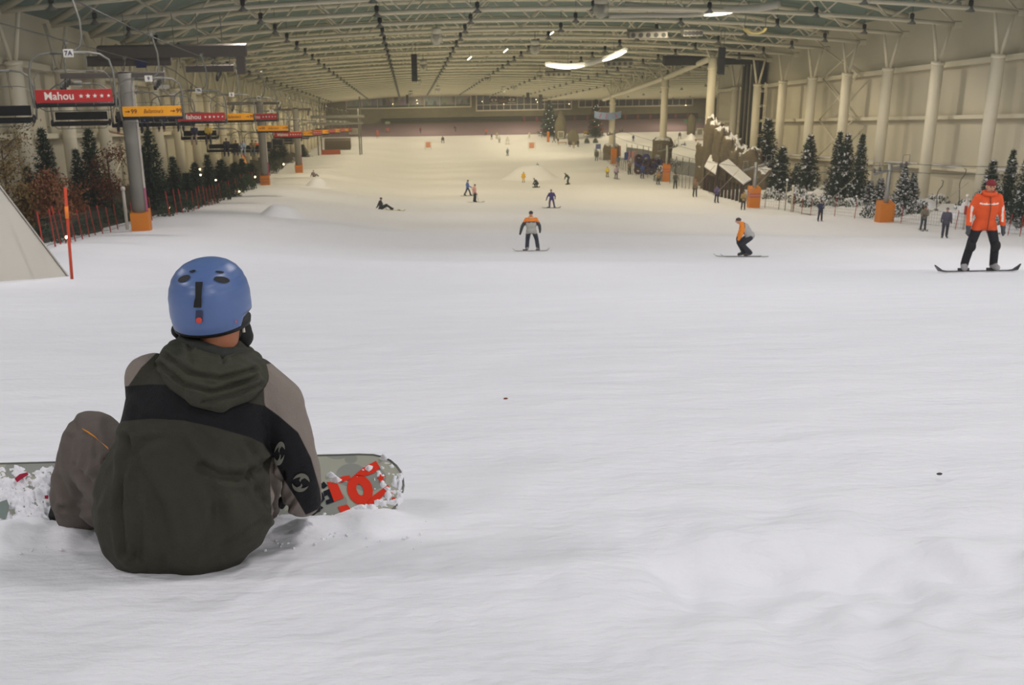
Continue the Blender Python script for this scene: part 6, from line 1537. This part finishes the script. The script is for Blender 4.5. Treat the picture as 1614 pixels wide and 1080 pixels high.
# black line-array loudspeakers
for (px, y0, y1, w_, D, lb) in [(653, 86, 128, 9, 120, 'black column loudspeaker hanging from the middle of roof'), (1137, 75, 117, 10, 105, 'black column loudspeaker hanging near the right wall'), (642, 149, 163, 4, 300, 'far black column loudspeaker before the first window'), (832, 142, 160, 4.5, 290, 'far black column loudspeaker before the gridded window'), (852, 148, 172, 5, 300, 'dark hanging panel before the gridded window')]:
    c = pt(px, (y0+y1)/2, D); s_ = D/F_PX; root = thing('loudspeaker', lb, 'loudspeaker', c); H = (y1-y0)*s_; W = w_*s_
    n = 8
    for k in range(n): MB().box((0, .02*((k*7) % 3-1), H/2-H*(k+.5)/n), (W, W*.9, H/n*.96)).build('cabinet', M('black_cabinet', (30, 31, 32), .6, .1), root)
    up = -c.y*TS+hb(c.x)-c.z
    for q in (-.3, .3): MB().tube([(q*W, 0, H/2), (q*W, 0, max(H/2+.1, up))], .02, 5).build('chain', tubem, root)
# glass bell fittings
clearm = M('clear_bell_plastic', (214, 212, 196), .25, .03, alpha=.38)
for i, (px, py, w_, h_, D) in enumerate([(947, 12, 26, 34, 84), (688, 58, 20, 28, 96), (843, 75, 17, 24, 112), (667, 104, 14, 18, 140), (851, 120, 12, 14, 170), (660, 127, 8, 11, 190), (769, 123, 10, 12, 195), (811, 137, 8.5, 9, 240), (794, 141, 9, 10, 250), (690, 141, 9, 11, 228), (647, 148, 8, 9, 270)]):
    c = pt(px, py, D); s_ = D/F_PX; r_ = w_*s_/2; H = h_*s_
    root = thing('bell_fitting', 'clear bell-shaped fitting with dark core hanging from the roof', 'ceiling fitting', c, group='bell fittings under the roof')
    MB().lathe([(r_*.7, H*.5), (r_*.82, H*.46), (r_*.82, H*.2), (r_*.6, H*.2)], 16).build('cap', M('white_cap', (206, 202, 184), .5), root, True)
    MB().lathe([(r_*.82, H*.2), (r_, -.02), (r_*.94, -H*.22), (r_*.7, -H*.40), (r_*.35, -H*.49), (.01, -H*.5)], 18).build('bell', clearm, root, True)
    MB().lathe([(r_*.50, H*.2), (r_*.46, -H*.05), (r_*.32, -H*.22), (.01, -H*.3)], 14).build('core', M('dark_core', (70, 66, 60), .5), root, True)
    up = -c.y*TS+hb(c.x)-c.z
    MB().tube([(0, 0, H*.45), (0, 0, max(H*.6, up+.2))], .03, 5).build('rod', tubem, root)
# glowing light pipes
pipem = M('milky_light_pipe', (214, 212, 200), .3, .05, alpha=.75); lit = M('glowing_pipe_end', (255, 246, 222), .4, 0, emit=9)
def light_pipe(pts, lits, r_, label):
    P = [pt(*q) for q in pts]; o0 = P[0].copy(); root = thing('light_pipe', label, 'light pipe', o0)
    fine = []
    for i in range(len(P)-1):
        p0, p1, p2, p3 = P[max(i-1, 0)], P[i], P[i+1], P[min(i+2, len(P)-1)]
        for k in range(6):
            t = k/6; fine.append(.5*((2*p1)+(p2-p0)*t+(2*p0-5*p1+4*p2-p3)*t*t+(3*p1-p0-3*p2+p3)*t**3)-o0)
    fine.append(P[-1]-o0); n = len(fine)
    MB().tube(fine, r_, 10).build('pipe', pipem, root, True)
    for (a, c) in lits:
        seg = fine[int(a*(n-1)):int(c*(n-1))+1]; k = len(seg)
        MB().tube([q+Vector((0, -.06, -.08)) for q in seg], [r_*.75*math.sin(math.pi*(.06+.88*j/(k-1)))**.6 for j in range(k)], 8).build('glow', lit, root, True)
    for q in (fine[n//4], fine[3*n//4]): MB().tube([q, q+Vector((0, 0, 1.0))], .015, 4).build('wire', tubem, root)
light_pipe([(861, 101, 110), (890, 104, 109), (920, 102, 108), (950, 94, 106), (970, 86, 105), (986, 79, 104)], [(0, .42), (.62, 1)], .20, 'curved milky light pipe glowing at both ends')
light_pipe([(960, 25, 92), (1010, 24, 91), (1070, 24, 90), (1110, 22, 89), (1140, 18, 88), (1165, 14, 88)], [(.62, .98)], .17, 'straighter milky light pipe glowing near one end')
light_pipe([(985, 8, 90), (1050, 14, 89), (1120, 13, 88), (1180, 14, 87), (1230, 6, 86)], [], .26, 'unlit fat translucent pipe beneath the roof')
c = pt(1190, 44, 90); root = thing('hose_coil', 'yellowish coiled hose hanging from a roof truss', 'hose', c)
for k in range(5): MB().tube([(.75*math.cos(a)*(1-.06*k), -.06*k, .38*math.sin(a)*(1-.03*k)) for a in [math.pi+math.pi*i/16 for i in range(17)]], .07, 7).build('loop', M('yellow_hose', (206, 190, 120), .5), root, True)
for q in (-.7, .7): MB().tube([(q, 0, 0), (q, 0, .8)], .02, 4).build('wire', tubem, root)
# cooling units between the trusses
for i, (px, py, w_, D) in enumerate([(1020, 55, 60, 100), (975, 100, 44, 130), (880, 117, 40, 160), (1090, 52, 30, 100)]):
    c = pt(px, py, D); s_ = D/F_PX; root = thing('cooling_unit', ['grey cooling unit below the fat pipe', 'grey cooling unit with pipework beside curved light pipe', 'distant grey cooling unit in the roof', 'short grey cooling unit beside the longer one'][i], 'cooling unit', c)
    W = w_*s_; MB().box((0, 0, .1), (W, 1.2, .45)).build('casing', M('grey_casing', (130, 128, 116), .6), root)
    for k in range(5): MB().lathe([(.02, -.03), (.16, -.03), (.16, .03), (.02, .03)], 12, (-W*.4+W*.2*k, -.62, .1), Matrix.Rotation(R(90), 3, 'X')).build('fan', M('dark_fan', (60, 60, 58), .6), root)
    MB().tube([(-W/2, 0, -.2), (W*.6, .3, -.28)], .05, 6).build('pipe', tubem, root)
c = pt(579, 146.5, 285); root = thing('projector_box', 'pale box with dark lens under the roof near far wall', 'projector', c); MB().box((0, 0, 0), (1.9, 1.2, .8)).build('housing', M('white_cap', (206, 202, 184), .5), root); MB().lathe([(.3, 0), (.3, .5)], 12, (1.4, 0, 0), Matrix.Rotation(R(90), 3, 'Y')).build('lens', dkm, root)
for i, (px, py, D) in enumerate([(869, 53, 120), (797, 80, 130), (740, 92, 140)]):
    c = pt(px, py, D); root = thing('spotlight', 'small bright spotlight bar among the trusses', 'spotlight', c, group='spotlight bars among the trusses')
    MB().tube([(-.2, 0, -.16), (.2, 0, .16)], .04, 8).build('lamp', lit, root); MB().tube([(0, .1, .1), (0, .1, 1.3)], .02, 4).build('wire', tubem, root)
# small scraps on the near snow
for (px, py, cc, lb) in [(797, 632, (120, 70, 50), 'tiny brown scrap lying on the near snow'), (1480, 752, (70, 66, 66), 'tiny dark speck on the snow at right')]:
    p = hit(px, py); o = MB().ball((0, 0, 0), (.011, .006, .004), 7, 5).build('scrap', M('scrap_%d' % cc[0], cc, .8), None, True); o.location = (p.x, p.y, gz(p.x, p.y)+.012); tag(o, lb, 'scrap')
bpy.data.scenes.remove(TMP)
